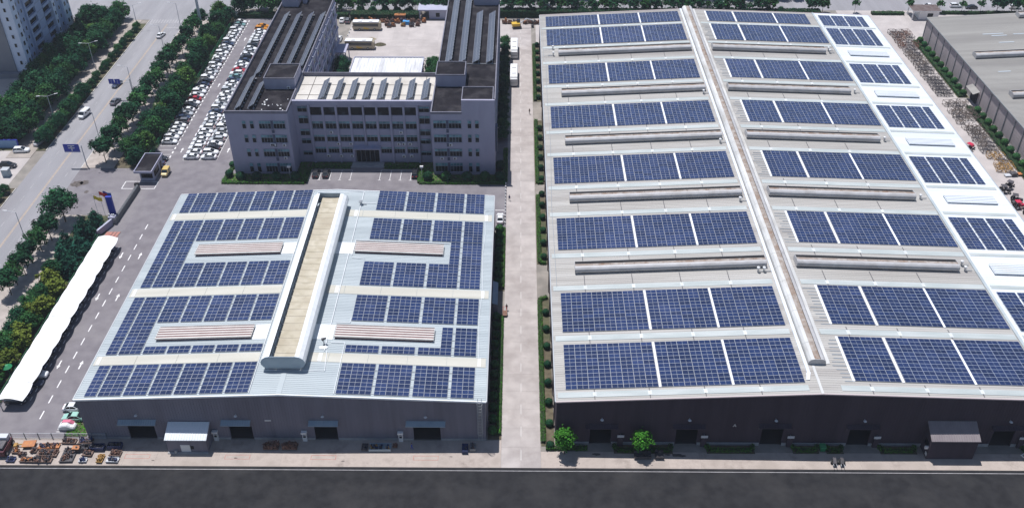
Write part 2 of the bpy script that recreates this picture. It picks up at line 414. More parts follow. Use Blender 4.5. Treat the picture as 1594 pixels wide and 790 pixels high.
# ------------------------------------------------------------------ left warehouse
LX0, LX1, LXR, LY0, LY1, LE, LR_ = -83.4, -5.8, -44.6, 126.95, 197.0, 10.7, 12.35
LS = (LR_ - LE) / (LXR - LX0)
def lz(x): return LE + (x - LX0) * LS if x <= LXR else LE + (LX1 - x) * LS
def front_wall(mb, x0, x1, y0, y1, openings, ztop, breaks):
    cuts = sorted({x0, x1, *breaks, *[o[0] for o in openings], *[o[1] for o in openings]})
    for a, b in zip(cuts[:-1], cuts[1:]):
        zb = 0
        for o in openings:
            if o[0] <= a + 1e-6 and b <= o[1] + 1e-6: zb = o[2]
        mb.hexa([(a, y0, zb), (b, y0, zb), (b, y1, zb), (a, y1, zb), (a, y0, ztop(a)), (b, y0, ztop(b)), (b, y1, ztop(b)), (a, y1, ztop(a))])
def ribs_front(x0, x1, y, step, openings, ztop, zb=.6, d=.04, w=.10):
    mb = MB(); x = x0 + .2
    while x < x1 - .2:
        z0 = zb
        for o in openings:
            if o[0] - .1 < x < o[1] + .1: z0 = o[2] + .3
        mb.box(x - w / 2, y - d, z0, x + w / 2, y, ztop(x) - .1); x += step
    return mb
def roof_slope(mb, xa, za, xb, zb, y0, y1, th=.12):
    mb.hexa([(xa, y0, za - th), (xb, y0, zb - th), (xb, y1, zb - th), (xa, y1, za - th), (xa, y0, za), (xb, y0, zb), (xb, y1, zb), (xa, y1, za)])
def roof_ribs(mb, xa, za, xb, zb, y0, y1, step, w=.07, h=.05):
    y = y0 + step / 2
    while y < y1 - .05:
        mb.hexa([(xa, y - w / 2, za), (xb, y - w / 2, zb), (xb, y + w / 2, zb), (xa, y + w / 2, za), (xa, y - w / 4, za + h), (xb, y - w / 4, zb + h), (xb, y + w / 4, zb + h), (xa, y + w / 4, za + h)])
        y += step
def strip(mb, xa, xb, zf, y0, y1, lift, m=0):
    mb.hexa([(xa, y0, zf(xa) + .005), (xb, y0, zf(xb) + .005), (xb, y1, zf(xb) + .005), (xa, y1, zf(xa) + .005),
             (xa, y0, zf(xa) + lift), (xb, y0, zf(xb) + lift), (xb, y1, zf(xb) + lift), (xa, y1, zf(xa) + lift)], m)
LW = thing('warehouse', 'pale blue-grey roofed warehouse with grey front wall and wide open-topped ridge vent', 'warehouse', (0, 0, 0))
ops = [(-75.0, -69.8, 3.55), (-55.4, -51.0, 3.65), (-39.0, -34.6, 3.65), (-19.9, -14.7, 3.65)]
mb = MB(); front_wall(mb, LX0 + .15, LX1 - .15, LY0, LY0 + .25, ops, lambda x: lz(x) - .1, [LXR]); mb.obj('front_wall', M['lwwall'], LW)
ribs_front(LX0 + .15, LX1 - .15, LY0, .55, ops, lambda x: lz(x) - .2).obj('wall_rib', M['lwwall'], LW, stuff=True)
bx('side_wall', (LX0 + .15, LY0 + .25, 0), (LX0 + .4, LY1 - .2, LE - .12), M['lwwall'], LW)
bx('side_wall', (LX1 - .4, LY0 + .25, 0), (LX1 - .15, LY1 - .2, LE - .12), M['lwwall'], LW)
mb = MB(); front_wall(mb, LX0 + .4, LX1 - .4, LY1 - .4, LY1 - .15, [], lambda x: lz(x) - .15, [LXR]); mb.obj('back_wall', M['lwwall'], LW)
bx('warehouse_floor', (LX0 + .4, LY0 + .25, -.1), (LX1 - .4, LY1 - .4, .04), M['dkfloor'], LW)
mb = MB()
for a, b in ((LX0 + .1, -75.1), (-69.7, -55.5), (-50.9, -39.1), (-34.5, -20.0), (-14.6, LX1 - .1)): mb.box(a, LY0 - .09, 0, b, LY0 - .002, .55)
mb.obj('plinth', M['plinth'], LW)
mb = MB(); roof_slope(mb, LX0, LE, LXR, LR_, LY0 - .25, LY1); mb.obj('roof_slope', M['lwroof'], LW)
mb = MB(); roof_slope(mb, LXR, LR_, LX1, LE, LY0 - .25, LY1); mb.obj('roof_slope', M['lwroof'], LW)
mb = MB(); roof_ribs(mb, LX0, LE, LXR, LR_, LY0, LY1, .5); roof_ribs(mb, LXR, LR_, LX1, LE, LY0, LY1, .5); mb.obj('roof_rib', M['lwroof'], LW, stuff=True)
for xa, xb in ((LX0 - .05, LXR), (LXR, LX1 + .05)):
    for y0, y1 in ((LY0 - .32, LY0 - .12), (LY1 - .05, LY1 + .12)):
        MB().hexa([(xa, y0, lz(xa) - .28), (xb, y0, lz(xb) - .28), (xb, y1, lz(xb) - .28), (xa, y1, lz(xa) - .28), (xa, y0, lz(xa) + .09), (xb, y0, lz(xb) + .09), (xb, y1, lz(xb) + .09), (xa, y1, lz(xa) + .09)]).obj('verge_trim', M['trim'], LW)
bx('gutter', (LX0 - .2, LY0 - .2, LE - .3), (LX0 - .02, LY1, LE + .03), M['galv'], LW); bx('gutter', (LX1 + .02, LY0 - .2, LE - .3), (LX1 + .2, LY1, LE + .03), M['galv'], LW)
mb = MB()
for k in range(9): mb.tube((LX1 + .1, 130 + k * 8, 0), (LX1 + .1, 130 + k * 8, LE - .2), .09)
mb.obj('downpipe', M['lwwall'], LW)
for y0, y1 in ((135.95, 138.5), (156.95, 159.65), (185.75, 188.45)):
    for xa, xb in ((-83.1, -50.4), (-36.9, -6.1)):
        n = 4; w = (xb - xa) / n
        for k in range(n):
            mb = MB(); strip(mb, xa + k * w + .03, xa + (k + 1) * w - .03, lz, y0, y1, .07); mb.obj('skylight', M['cream'], LW)
    mb = MB(); strip(mb, -82.6, -82.0, lz, y0 + .1, y1 - .1, .11); strip(mb, -38.9, -38.2, lz, y0 + .1, y1 - .1, .11); strip(mb, -7.7, -7.1, lz, y0 + .1, y1 - .1, .11); mb.obj('cover_plate', M['patch'], LW)
    mb = MB(); strip(mb, -40.6, -36.95, lz, y0, y1, .07); mb.obj('skylight', M['cream'], LW)
for y0, y1 in ((142.4, 146.9), (171.0, 175.3)):
    mb = MB(); strip(mb, -53.2, -50.3, lz, y0, y1, .07); strip(mb, -41.2, -37.0, lz, y0, y1, .07); mb.obj('cover_plate', M['patch'], LW)
# ridge vent of the left warehouse
t = thing('ridge_vent', 'long white curved ridge vent with open cream-bottomed top on the left warehouse', 'roof vent', (-44.8, 0, 12.75))
prof_out = [(-3.3, .15), (-3.9, .5), (-4.25, 1.1), (-4.25, 1.7), (-3.9, 2.35), (-3.2, 2.85), (-2.45, 3.0)]
prof_in = [(-2.45, 2.9), (-3.15, 2.72), (-3.75, 2.25), (-4.1, 1.65), (-4.1, 1.15), (-3.8, .6), (-3.2, .28)]
Y0, Y1 = 133.3, 190.2
for s in (-1, 1):
    mb = MB(); pr = [(x * -s, z) for x, z in prof_out + prof_in]
    mb.pry(pr if s > 0 else pr[::-1], Y0 + .12, Y1); mb.obj('side_shell', M['patch'], t)
capp = [(-3.3, .1), (3.3, .1), (3.9, .5), (4.25, 1.1), (4.25, 1.7), (3.9, 2.35), (3.2, 2.85), (2.45, 3.02), (-2.45, 3.02), (-3.2, 2.85), (-3.9, 2.35), (-4.25, 1.7), (-4.25, 1.1), (-3.9, .5)]
MB().pry(capp, Y0, Y0 + .115).obj('end_cap', M['blueroof'], t)
MB().pry(capp, Y1 + .005, Y1 + .12).obj('end_cap', M['blueroof'], t)
MB().box(-2.9, Y0 + .25, -.7, 2.9, Y1 - .3, .25).obj('base_kerb', M['galv'], t)
nb = 26; dy = (Y1 - Y0 - .3) / nb
me = MB().pry([(-1.9, 1.82), (-1.2, 1.76), (0, 1.73), (1.2, 1.76), (2.6, 1.85), (2.6, 1.94), (1.2, 1.85), (0, 1.82), (-1.2, 1.85), (-1.9, 1.91)], .03, dy - .03).mesh('cream_sheet', M['crdirty'])
for k in range(nb): put('cream_sheet', me, t, (0, Y0 + .2 + k * dy, rnd.uniform(0, .02)))
mb = MB()
for k in range(nb): mb.box(-3.6, Y0 + .2 + k * dy - .04, 1.65, 3.6, Y0 + .2 + k * dy + .04, 1.7).box(-3.3, Y0 + .2 + k * dy - .05, 1.9, -2.4, Y0 + .2 + k * dy + .05, 2.2)
mb.obj('cross_bar', M['galv'], t)
# ridge capping ahead of the vent
mb = MB(); strip(mb, -45.1, -44.6, lz, 126.8, 133.8, .06); strip(mb, -44.6, -44.1, lz, 126.8, 133.8, .06); mb.obj('ridge_cap', M['lwroof'], LW)
# low slatted roof lights
def slat_vent(x0, x1, y0, y1, zf, label, m1, m2, h=.75, group='slatted roof vents', n=5, gap=.2):
    xc = (x0 + x1) / 2
    t = thing('roof_vent', label, 'roof vent', (xc, (y0 + y1) / 2, zf(xc)), group=group, rot=(0, -math.atan((zf(x1) - zf(x0)) / (x1 - x0)), 0))
    a, b = (x1 - x0) / 2, (y1 - y0) / 2
    MB().box(-a + .12, -b + .12, -.2, a - .12, b - .12, h - .1).obj('vent_box', m2, t)
    w = 2 * b / n
    me = MB().prx([(-w / 2 + .02, h - .1), (-w / 2 + .06, h), (w / 2 - gap - .06, h + .02), (w / 2 - gap, h - .1)], -a, a).mesh('slat', m1)
    for k in range(n): put('slat', me, t, (0, -b + (k + .5) * w, 0))
    MB().box(-a - .05, -b - .06, h - .28, a + .05, -b, h - .06).box(-a - .05, b, h - .28, a + .05, b + .06, h - .06).box(-a - .05, -b, h - .28, -a - .002, b, h - .06).box(a + .002, -b, h - .28, a + .05, b, h - .06).obj('rim', m1, t)
    return t
for (x0, x1, y0, y1, nm) in ((-72.7, -53.3, 171.0, 174.6, 'left of the wide ridge vent, farther of two'), (-72.7, -53.3, 142.6, 146.2, 'left of the wide ridge vent, nearer of two'),
                             (-36.7, -16.8, 171.4, 175.0, 'right of the wide ridge vent, farther of two'), (-36.7, -16.8, 142.7, 146.3, 'right of the wide ridge vent, nearer of two')):
    slat_vent(x0, x1, y0, y1, lz, 'cream and rust-striped roof vent ' + nm, M['slatw'], M['striped'], gap=.30)
# pipes on the roof
def roof_pipe(pts, zf, r=.06, label='', name='conduit'):
    mb = MB()
    for (a, b), (c, d) in zip(pts[:-1], pts[1:]): mb.tube((a, b, zf(a) + .16), (c, d, zf(c) + .16), r)
    return mb.obj(name, M['trim'], LW)
roof_pipe([(-49.1, 190.8), (-49.1, 195.9), (-37.8, 196.4), (-38.0, 139)], lz, .08)
roof_pipe([(-37.9, 191.5), (-34.3, 191.5)], lz); roof_pipe([(-37.5, 139), (-37.0, 133.3), (-48.8, 133.3)], lz, .06)
roof_pipe([(-34.35, 127.3), (-34.35, 141.5), (-37.1, 141.5)], lz); roof_pipe([(-50.25, 127.3), (-50.25, 197)], lz, .06)
roof_pipe([(-37.1, 147.6), (-34.2, 147.6), (-34.2, 149)], lz, .06); roof_pipe([(-37.1, 170.4), (-37, 176.2), (-15.6, 176.2)], lz, .07); roof_pipe([(-37, 169.6), (-34, 169.2)], lz, .06)
roof_pipe([(-7.6, 138.5), (-7.9, 150), (-7.5, 160), (-7.9, 172), (-7.5, 180), (-7.9, 190), (-5.9, 190.4)], lz, .04)
def roof_fan(x, y, z, label):
    t = thing('roof_ventilator', label, 'ventilator', (x, y, z))
    MB().tube((0, 0, 0), (0, 0, .7), .22, 10).obj('stack', M['galv'], t)
    MB().tube((0, 0, .7), (0, 0, 1.0), .42, 12, r2=.5).tube((0, 0, 1.0), (0, 0, 1.35), .5, 12, r2=.12).obj('cowl', M['galv'], t)
    MB().tube((.2, 0, .15), (1.4, 0, .15), .1, 6).obj('feed_pipe', M['galv'], t)
    return t
roof_fan(-37.9, 190.9, lz(-37.9), 'small grey ventilator by the white pipe at the back of the left warehouse roof')
t = thing('roof_ventilator', 'grey swivel ventilator by the near end of the white pipe on left warehouse', 'ventilator', (-38.4, 141.0, lz(-38.4)))
MB().tube((0, 0, 0), (0, 0, 1.2), .12, 8).obj('stack', M['galv'], t); MB().tube((-.35, 0, 1.2), (.5, .2, 1.5), .35, 8, r2=.15).obj('cowl', M['dkiron'], t); MB().poly([(.9 * math.cos(a), -1.0 + .5 * math.sin(a), .1) for a in [i * .52 for i in range(12)]]).obj('base_plate', M['patch'], t)
# solar arrays on the left warehouse
def xs_left(): 
    out = [-81.6]
    for g in range(6): out += [-79.05 + g * 4.83, -79.05 + g * 4.83 + PW]
    return out
def xs_right():
    out = []
    for g in range(4):
        for c in range(3 if g < 3 else 2): out.append((-34.05, -26.9, -19.7, -12.55)[g] + c * PW)
    return out
XL, XR_ = xs_left(), xs_right()
def lwcells(rows): return [(x, y) for x, y in rows]
def build_lw(label, xs, y0, n, ox, extra=()):
    cells = [(x, y0 + r * PH) for r in range(n) for x in xs]
    for (xx, ya, m_) in extra: cells += [(x, ya + r * PH) for r in range(m_) for x in xx]
    left = ox == 'L'
    o = (LX0, 0, LE) if left else (LX1, 0, LE); sl_ = LS if left else -LS
    k = math.cos(math.atan(LS))
    cells = [((x - o[0]) / k if left else (x - o[0]) / k, y) for x, y in cells]
    solar_array(label, cells, o, sl_, True)
build_lw('front solar array left of the wide ridge vent on the left warehouse', XL, 127.4, 8, 'L')
build_lw('solar array second from the front, left of the wide ridge vent, wrapping its striped vent', XL[3:], 138.85, 2, 'L', [(XL[:3], 138.85, 9), (XL, 148.3, 8)])
build_lw('L-shaped solar array left of the wide ridge vent, third from the front', XL, 160.0, 8, 'L', [(XL[:3], 160.0 + 8 * PH, 8), (XL, 176.9, 8)])
build_lw('rearmost solar array left of the wide ridge vent on the left warehouse', XL, 188.75, 8, 'L')
build_lw('front solar array right of the wide ridge vent on the left warehouse', XR_, 127.4, 8, 'R')
build_lw('solar array second from the front, right of the wide ridge vent, wrapping its striped vent', XR_[:8], 138.85, 2, 'R', [(XR_[8:], 138.85, 8), (XR_, 148.3, 8)])
build_lw('L-shaped solar array right of the wide ridge vent, third from the front', XR_, 160.0, 8, 'R', [(XR_[8:], 160.0 + 8 * PH, 8), (XR_, 176.9, 8)])
build_lw('rearmost solar array right of the wide ridge vent on the left warehouse', XR_, 188.75, 8, 'R')
# door canopies, lamps and switch boxes on the front of the left warehouse
def door_canopy(par, x0, x1, y, zt, zb, d, m, m2):
    mb = MB(); mb.hexa([(x0, y - d, zb), (x1, y - d, zb), (x1, y, zt - .1), (x0, y, zt - .1), (x0, y - d, zb + .1), (x1, y - d, zb + .1), (x1, y, zt), (x0, y, zt)])
    n = int((x1 - x0) / .45)
    for k in range(n + 1):
        x = x0 + .05 + k * (x1 - x0 - .1) / n; mb.hexa([(x - .04, y - d, zb + .1), (x + .04, y - d, zb + .1), (x + .04, y, zt), (x - .04, y, zt), (x - .02, y - d, zb + .16), (x + .02, y - d, zb + .16), (x + .02, y, zt + .06), (x - .02, y, zt + .06)])
    c = mb.obj('door_canopy', m, par)
    mb = MB()
    for x in (x0 + .2, x1 - .2): mb.tube((x, y, zb - .9), (x, y - d + .1, zb), .04)
    mb.obj('bracket', m2, c)
for x0, x1 in ((-76.3, -69.0), (-56.6, -50.9), (-39.8, -34.1), (-21.2, -13.6)): door_canopy(LW, x0, x1, LY0 - .05, 5.35, 4.75, 1.05, M['blueroof'], M['steel'])
def dome_lamp(par, x, y, z, m):
    mb = MB(); mb.tube((x, y, z), (x, y - .5, z + .1), .06).tube((x, y - .45, z - .12), (x, y - .45, z + .12), .34, 10, r2=.14); mb.obj('wall_lamp', m, par)
for x in (-72.4, -53.4, -36.9, -17.3): dome_lamp(LW, x, LY0 - .05, 7.0, M['lamp'])
for i, x in enumerate((-58.2, -41.0, -22.4)):
    t = thing('switch_cabinet', 'white switch cabinet beside the %s doorway of the left warehouse' % ('second', 'third', 'fourth')[i], 'cabinet', (x, LY0 - .3, .05), group='white cabinets at the doorways')
    MB().box(-.42, -.2, 0, .42, .2, 1.55).box(-.55, -.45, 2.15, .55, .2, 2.6).obj('case', M['ac'], t); MB().box(-.4, -.2, 1.55, -.3, .2, 2.15).box(.3, -.2, 1.55, .4, .2, 2.15).obj('stand', M['ac'], t); MB().box(-.25, -.225, 1.05, .25, -.2, 1.5).obj('door', M['black'], t)
MB().box(-48.2, LY0 - .1, 5.15, -47.0, LY0 - .045, 5.45).obj('wall_plate', M['ac'], LW)
# cage ladder
t = thing('cage_ladder', 'grey steel cage ladder on the front right corner of the left warehouse', 'ladder', (-7.0, LY0 - .25, 0))
mb = MB()
for x in (-.35, .35): mb.tube((x, 0, .4), (x, 0, 11.6), .045)
mb.obj('rail', M['galv'], t)
mb = MB()
for k in range(36): mb.tube((-.35, 0, .6 + k * .3), (.35, 0, .6 + k * .3), .03, 4)
mb.obj('rung', M['galv'], t)
for k in range(12):
    mb = MB(); z = 2.6 + k * .78; pts = [(.55 * math.cos(a), -.1 - .75 * math.sin(a), z) for a in [i * math.pi / 8 for i in range(9)]]
    for a, b in zip(pts[:-1], pts[1:]): mb.tube(a, b, .035, 4)
    mb.obj('hoop', M['galv'], t)
mb = MB()
for a in (.5, 1.57, 2.6): mb.tube((.55 * math.cos(a), -.1 - .75 * math.sin(a), 2.6), (.55 * math.cos(a), -.1 - .75 * math.sin(a), 11.2), .03, 4)
mb.obj('cage_bar', M['galv'], t)
# front lean-to shed
def shed(label, x0, x1, y0, y1, zf, zb, mw, mr, name='shed', rib=.5):
    t = thing(name, label, 'shed', ((x0 + x1) / 2, (y0 + y1) / 2, .05)); a, b = (x1 - x0) / 2, (y1 - y0) / 2
    MB().prx([(-b, 0), (b, 0), (b, zb - .15), (-b, zf - .15)], -a, a).obj('wall', mw, t)
    mb = MB(); mb.prx([(-b - .25, zf - .15), (b, zb - .14), (b, zb), (-b - .25, zf)], -a - .2, a + .2)
    n = int(2 * a / rib)
    for k in range(n + 1):
        x = -a + k * 2 * a / n; mb.hexa([(x - .05, -b - .25, zf), (x + .05, -b - .25, zf), (x + .05, b, zb), (x - .05, b, zb), (x - .03, -b - .25, zf + .06), (x + .03, -b - .25, zf + .06), (x + .03, b, zb + .06), (x - .03, b, zb + .06)])
    mb.obj('roof', mr, t)
    return t, a, b
t, a, b = shed('small grey lean-to shed with white ribbed roof before the left warehouse', -66.6, -59.0, 123.6, 126.8, 3.5, 4.9, M['lwwall'], M['whroof'])
MB().box(-1.3, -b - .06, .1, .5, -b - .003, 2.0).obj('door', M['ac'], t); MB().box(.62, -b - .06, .9, 1.2, -b - .003, 1.7).obj('window', M['black'], t)
MB().box(-a - .1, -b - .5, 0, a + .1, -b - .05, .18).obj('step', M['plinth'], t)
MB().box(-2.5, -b - .5, .18, -2.1, -b - .1, .7).obj('gas_box', M['galv'], t)
# side canopy on the right flank
t = thing('side_shed', 'narrow pale blue lean-to on the right flank of the left warehouse', 'shed', (-5.55, 168.6, 0))
MB().pry([(-.1, 3.2), (1.15, 2.7), (1.15, 2.8), (-.1, 3.3)], -4, 4).obj('roof', M['blueroof'], t); MB().box(.0, -3.9, 0, 1.0, 3.9, 2.7).obj('wall', M['lwwall'], t)

# ------------------------------------------------------------------ right warehouse
RX0, RXR, RXV, RX1, RY0, RY1 = 7.3, 56.4, 100.2, 119.4, 126.2, 308.4
RE, RR_, RV, RE2 = 11.6, 14.05, 12.6, 11.9
def rz(x):
    if x <= RXR: return RE + (x - RX0) * (RR_ - RE) / (RXR - RX0)
    if x <= RXV: return RR_ + (x - RXR) * (RV - RR_) / (RXV - RXR)
    return RV + (x - RXV) * (RE2 - RV) / (RX1 - RXV)
SL1 = (RR_ - RE) / (RXR - RX0); SL2 = (RV - RR_) / (RXV - RXR); SL3 = (RE2 - RV) / (RX1 - RXV)
RW = thing('warehouse', 'largest warehouse with dark brown front wall and beige roof ending in a white bay', 'warehouse')
ops = [(14.0, 18.1, 4.15), (30.5, 34.6, 4.25), (46.8, 50.9, 4.5), (63.5, 67.6, 4.4), (90.9, 95.0, 4.3)]
mb = MB(); front_wall(mb, RX0 + .15, RX1 - .15, RY0, RY0 + .25, ops, lambda x: rz(x) - .1, [RXR, RXV]); mb.obj('front_wall', M['rwwall'], RW)
ribs_front(RX0 + .15, RX1 - .15, RY0, .6, ops, lambda x: rz(x) - .2).obj('wall_rib', M['rwwall'], RW, stuff=True)
bx('side_wall', (RX0 + .15, RY0 + .25, 0), (RX0 + .4, RY1 - .2, RE - .12), M['rwwall'], RW)
bx('side_wall', (RX1 - .4, RY0 + .25, 0), (RX1 - .15, RY1 - .2, RE2 - .12), M['grwall'], RW)
mb = MB(); front_wall(mb, RX0 + .4, RX1 - .4, RY1 - .4, RY1 - .15, [], lambda x: rz(x) - .15, [RXR, RXV]); mb.obj('back_wall', M['rwwall'], RW)
bx('warehouse_floor', (RX0 + .4, RY0 + .25, -.1), (RX1 - .4, RY1 - .4, .04), M['dkfloor'], RW)
mb = MB()
cut = [RX0 + .1] + [v for o in ops for v in (o[0] - .1, o[1] + .1)] + [RX1 - .1]
for a, b in zip(cut[::2], cut[1::2]): mb.box(a, RY0 - .12, 0, b, RY0 - .002, .7)
mb.obj('plinth', M['plinth'], RW)
for xa, xb, m_ in ((RX0, RXR, 'rwroof'), (RXR, RXV, 'rwroof'), (RXV, RX1, 'whroof')):
    mb = MB(); roof_slope(mb, xa, rz(xa), xb, rz(xb), RY0 - .25, RY1); mb.obj('roof_slope', M[m_], RW)
    mb = MB(); roof_ribs(mb, xa, rz(xa), xb, rz(xb), RY0, RY1, .62, .08, .04); mb.obj('roof_rib', M[m_], RW, stuff=True)
for xa, xb in ((RX0 - .05, RXR), (RXR, RXV), (RXV, RX1 + .05)):
    for y0, y1 in ((RY0 - .34, RY0 - .12), (RY1 - .05, RY1 + .2)):
        MB().hexa([(xa, y0, rz(xa) - .2), (xb, y0, rz(xb) - .2), (xb, y1, rz(xb) - .2), (xa, y1, rz(xa) - .2), (xa, y0, rz(xa) + .07), (xb, y0, rz(xb) + .07), (xb, y1, rz(xb) + .07), (xa, y1, rz(xa) + .07)]).obj('verge_trim', mat('pinkish_trim', (.50, .42, .42), .7), RW)
bx('gutter', (RX0 - .22, RY0 - .2, RE - .3), (RX0 - .02, RY1, RE + .02), M['galv'], RW); bx('gutter', (RX1 + .02, RY0 - .2, RE2 - .3), (RX1 + .25, RY1, RE2 + .04), M['galv'], RW)
mb = MB()
for k in range(22): mb.tube((RX0 - .05, 131 + k * 8.3, 0), (RX0 - .05, 131 + k * 8.3, RE - .25), .1)
mb.obj('downpipe', M['rwwall'], RW)
# valley gutter and cable tray beside the ridge
mb = MB(); strip(mb, 99.9, 100.55, lambda x: rz(x), RY0 - .2, RY1, .22); mb.obj('valley_flashing', M['lwroof'], RW)
mb = MB(); strip(mb, 54.85, 55.45, rz, 131.5, RY1, .20); mb.obj('cable_tray', M['tray_w'], RW)
MB().hexa([(54.3, 129.6, rz(54.3) + .02), (54.9, 129.6, rz(54.9) + .02), (55.5, 131.5, rz(55.5) + .02), (54.75, 131.5, rz(54.75) + .02), (54.3, 129.6, rz(54.3) + .2), (54.9, 129.6, rz(54.9) + .2), (55.5, 131.5, rz(55.5) + .2), (54.75, 131.5, rz(54.75) + .2)]).obj('cable_tray', M['trim'], RW)
BANDS = [(128.95, 12), (145.2, 12), (173.15, 12), (201.0, 12), (229.2, 12), (256.2, 12), (283.1, 12), (298.0, 8)]
# translucent strips, white patches and seams between the arrays
strips_y = [(126.9, 128.3), (142.6, 144.2), (158.6, 160.2), (170.2, 171.8), (186.6, 188.2), (198.3, 199.9), (214.4, 216.0), (226.2, 227.8), (242.4, 244.0), (253.6, 255.2), (269.6, 271.2), (281.0, 282.4), (296.2, 297.5)]
for (y0, y1) in strips_y:
    for xs in ((7.6, 14.55, 24.85, 35.15, 45.45, 54.4), (60.2, 66.0, 76.3, 86.6, 99.8)):
        for xa, xb in zip(xs[:-1], xs[1:]):
            mb = MB(); strip(mb, xa + .12, xb - .12, rz, y0, y1, .085); mb.obj('skylight', M['green'], RW)
            if xb not in (54.4, 99.8):
                mb = MB(); strip(mb, xb - .3, xb + .4, rz, y0 + .15, y1 - .15, .12); mb.obj('cover_plate', M['cplate'], RW)
    mb = MB(); strip(mb, 101.2, 118.6, rz, y0 + .4, y1 - .1, .085); mb.obj('skylight', M['green'], RW)
for x in (14.55, 24.85, 35.15, 45.45, 66.0, 76.3, 86.6):
    for (ya, yb) in ((126.3, 128.9), (141.5, 145.1), (157.8, 163.6), (168.6, 173.0), (185.7, 191.7), (196.7, 200.9), (213.6, 219.5), (224.6, 229.1), (241.8, 247.2), (252.2, 256.1), (268.8, 274.7), (279.7, 283.0), (295.7, 297.9)):
        MB().hexa([(x - .07, ya, rz(x) + .01), (x + .07, ya, rz(x) + .01), (x + .07, yb, rz(x) + .01), (x - .07, yb, rz(x) + .01), (x - .07, ya, rz(x) + .075), (x + .07, ya, rz(x) + .075), (x + .07, yb, rz(x) + .075), (x - .07, yb, rz(x) + .075)]).obj('lap_seam', M['dkseam'], RW)
# unpainted sheet slots left of the right-hand arrays
for yb, n in BANDS[:7]:
    for r in range(n):
        xa = 63.1 - rnd.uniform(1.5, 3.0); y = yb + (r + .4) * PH
        MB().hexa([(xa, y, rz(xa) + .02), (62.9, y, rz(62.9) + .02), (62.9, y + .2, rz(62.9) + .02), (xa, y + .2, rz(xa) + .02), (xa, y, rz(xa) + .075), (62.9, y, rz(62.9) + .075), (62.9, y + .2, rz(62.9) + .075), (xa, y + .2, rz(xa) + .075)]).obj('rail_end', mat('rail_grey', (.22, .25, .28), .6), RW)
# arrays
def cols(starts, counts, w=PW): return [s + c * w for s, n in zip(starts, counts) for c in range(n)]
XA = cols((9.2, 27.25, 40.85), (8, 6, 6), 2.19); XB = cols((63.45, 72.9, 86.45), (4, 6, 6), 2.19); XC = cols((101.55, 105.95, 110.4, 114.8), (2, 2, 2, 1), 2.0)
WORDS = ['front', 'second from front', 'third from front', 'fourth from front', 'fifth from front', 'third from rear', 'second from rear', 'rearmost']
for i, (yb, n) in enumerate(BANDS):
    ind = i < 4
    for xs, ox, oz, sl_, lab, pw in ((XA, RX0, RE, SL1, 'deep blue solar array left of the ridge on the largest warehouse', 2.19), (XB, RXR, RR_, SL2, 'deep blue solar array right of the ridge on the largest warehouse', 2.19), (XC, RXV, RV, SL3, 'dark solar array on the white bay of the largest warehouse', 2.0)):
        n_ = n if xs is not XC else n
        sh = .55 if xs is XB else 0
        cells = [((x - ox), yb + sh + r * PH) for r in range(n_) for x in xs]
        if i == 7 and xs is XB: cells = [c for c in cells if c[0] < 97 - ox]
        solar_array(lab + ', ' + WORDS[i], cells, (ox, 0, oz), sl_, ind and not (xs is XC and i == 0), pw=pw)
for yb, n in BANDS:
    for x in (26.78, 40.42): mb = MB(); strip(mb, x, x + .38, rz, yb, yb + n * PH, .17); mb.obj('walkway_grating', M['trim'], RW)
    for x in (62.95, 72.32, 86.0): mb = MB(); strip(mb, x, x + .45, rz, yb + .5, yb + .5 + n * PH, .17); mb.obj('walkway_grating', M['trim'], RW)
# cross vents
def drum_vent(label, x0, x1, y0, zf, group='curved cross vents', m=None):
    xc = (x0 + x1) / 2
    t = thing('roof_vent', label, 'roof vent', (xc, y0, zf(xc)), group=group, rot=(0, -math.atan((zf(x1) - zf(x0)) / (x1 - x0)), 0)); a = (x1 - x0) / 2
    pr = [(.3, .05), (-.02, .35), (-.15, .8), (-.05, 1.25), (.3, 1.55), (.8, 1.64), (.8, 1.56), (.34, 1.47), (.04, 1.2), (-.05, .8), (.06, .4), (.37, .13)]
    MB().prx(pr, -a, a).obj('drum', M['vent'], t)
    n = 16; w = 2 * a / n
    me = MB().box(-w / 2 + .02, .8, 1.54, w / 2 - .02, 1.55, 1.60).mesh('top_sheet', M['rusty'])
    for k in range(n): put('top_sheet', me, t, (-a + (k + .5) * w, 0, rnd.uniform(0, .03)))
    pb = [(2.85, .05), (3.0, .4), (3.0, 1.0), (2.85, 1.4), (2.75, 1.4), (2.88, 1.0), (2.88, .42), (2.75, .1)]
    MB().prx(pb, -a, a).obj('back_shell', M['vent'], t)
    MB().box(-a + .1, 1.63, .0, a - .1, 2.72, 1.36).obj('throat_shade', M['black'], t)  # solid black fill stands for the shade inside the open slot
    for s in (-1, 1):
        MB().prx([(.35, .02), (2.95, .02), (3.05, .5), (3.0, 1.1), (2.8, 1.45), (.9, 1.66), (.28, 1.57), (-.07, 1.26), (-.17, .8), (-.04, .35)], s * (a + .06) - .05, s * (a + .06) + .05).obj('end_plate', M['vent'], t)
    MB().box(-a + .1, 1.56, 1.28, a - .1, 1.61, 1.52).obj('slot_bar', M['vent'], t)
    return t
VY = [164.2, 192.2, 220.0, 247.6, 275.1]
for i, y in enumerate(VY):
    w = ('nearest the front', 'second from the front', 'middle one', 'second from the rear', 'nearest the rear')[i]
    drum_vent('long grey curved vent left of the beige ridge, ' + w, 12.7, 54.0, y, rz)
    drum_vent('long grey curved vent right of the beige ridge, ' + w, 60.7, 96.0, y + .2, rz)
    slat_vent(103.8, 116.0, y - .4, y + 3.0, rz, 'flat white slatted vent on the white bay, ' + w, M['whroof'], mat('slot_grey', (.22, .25, .30), .8), .55, 'white slatted vents', 5, .16)
mb = MB()
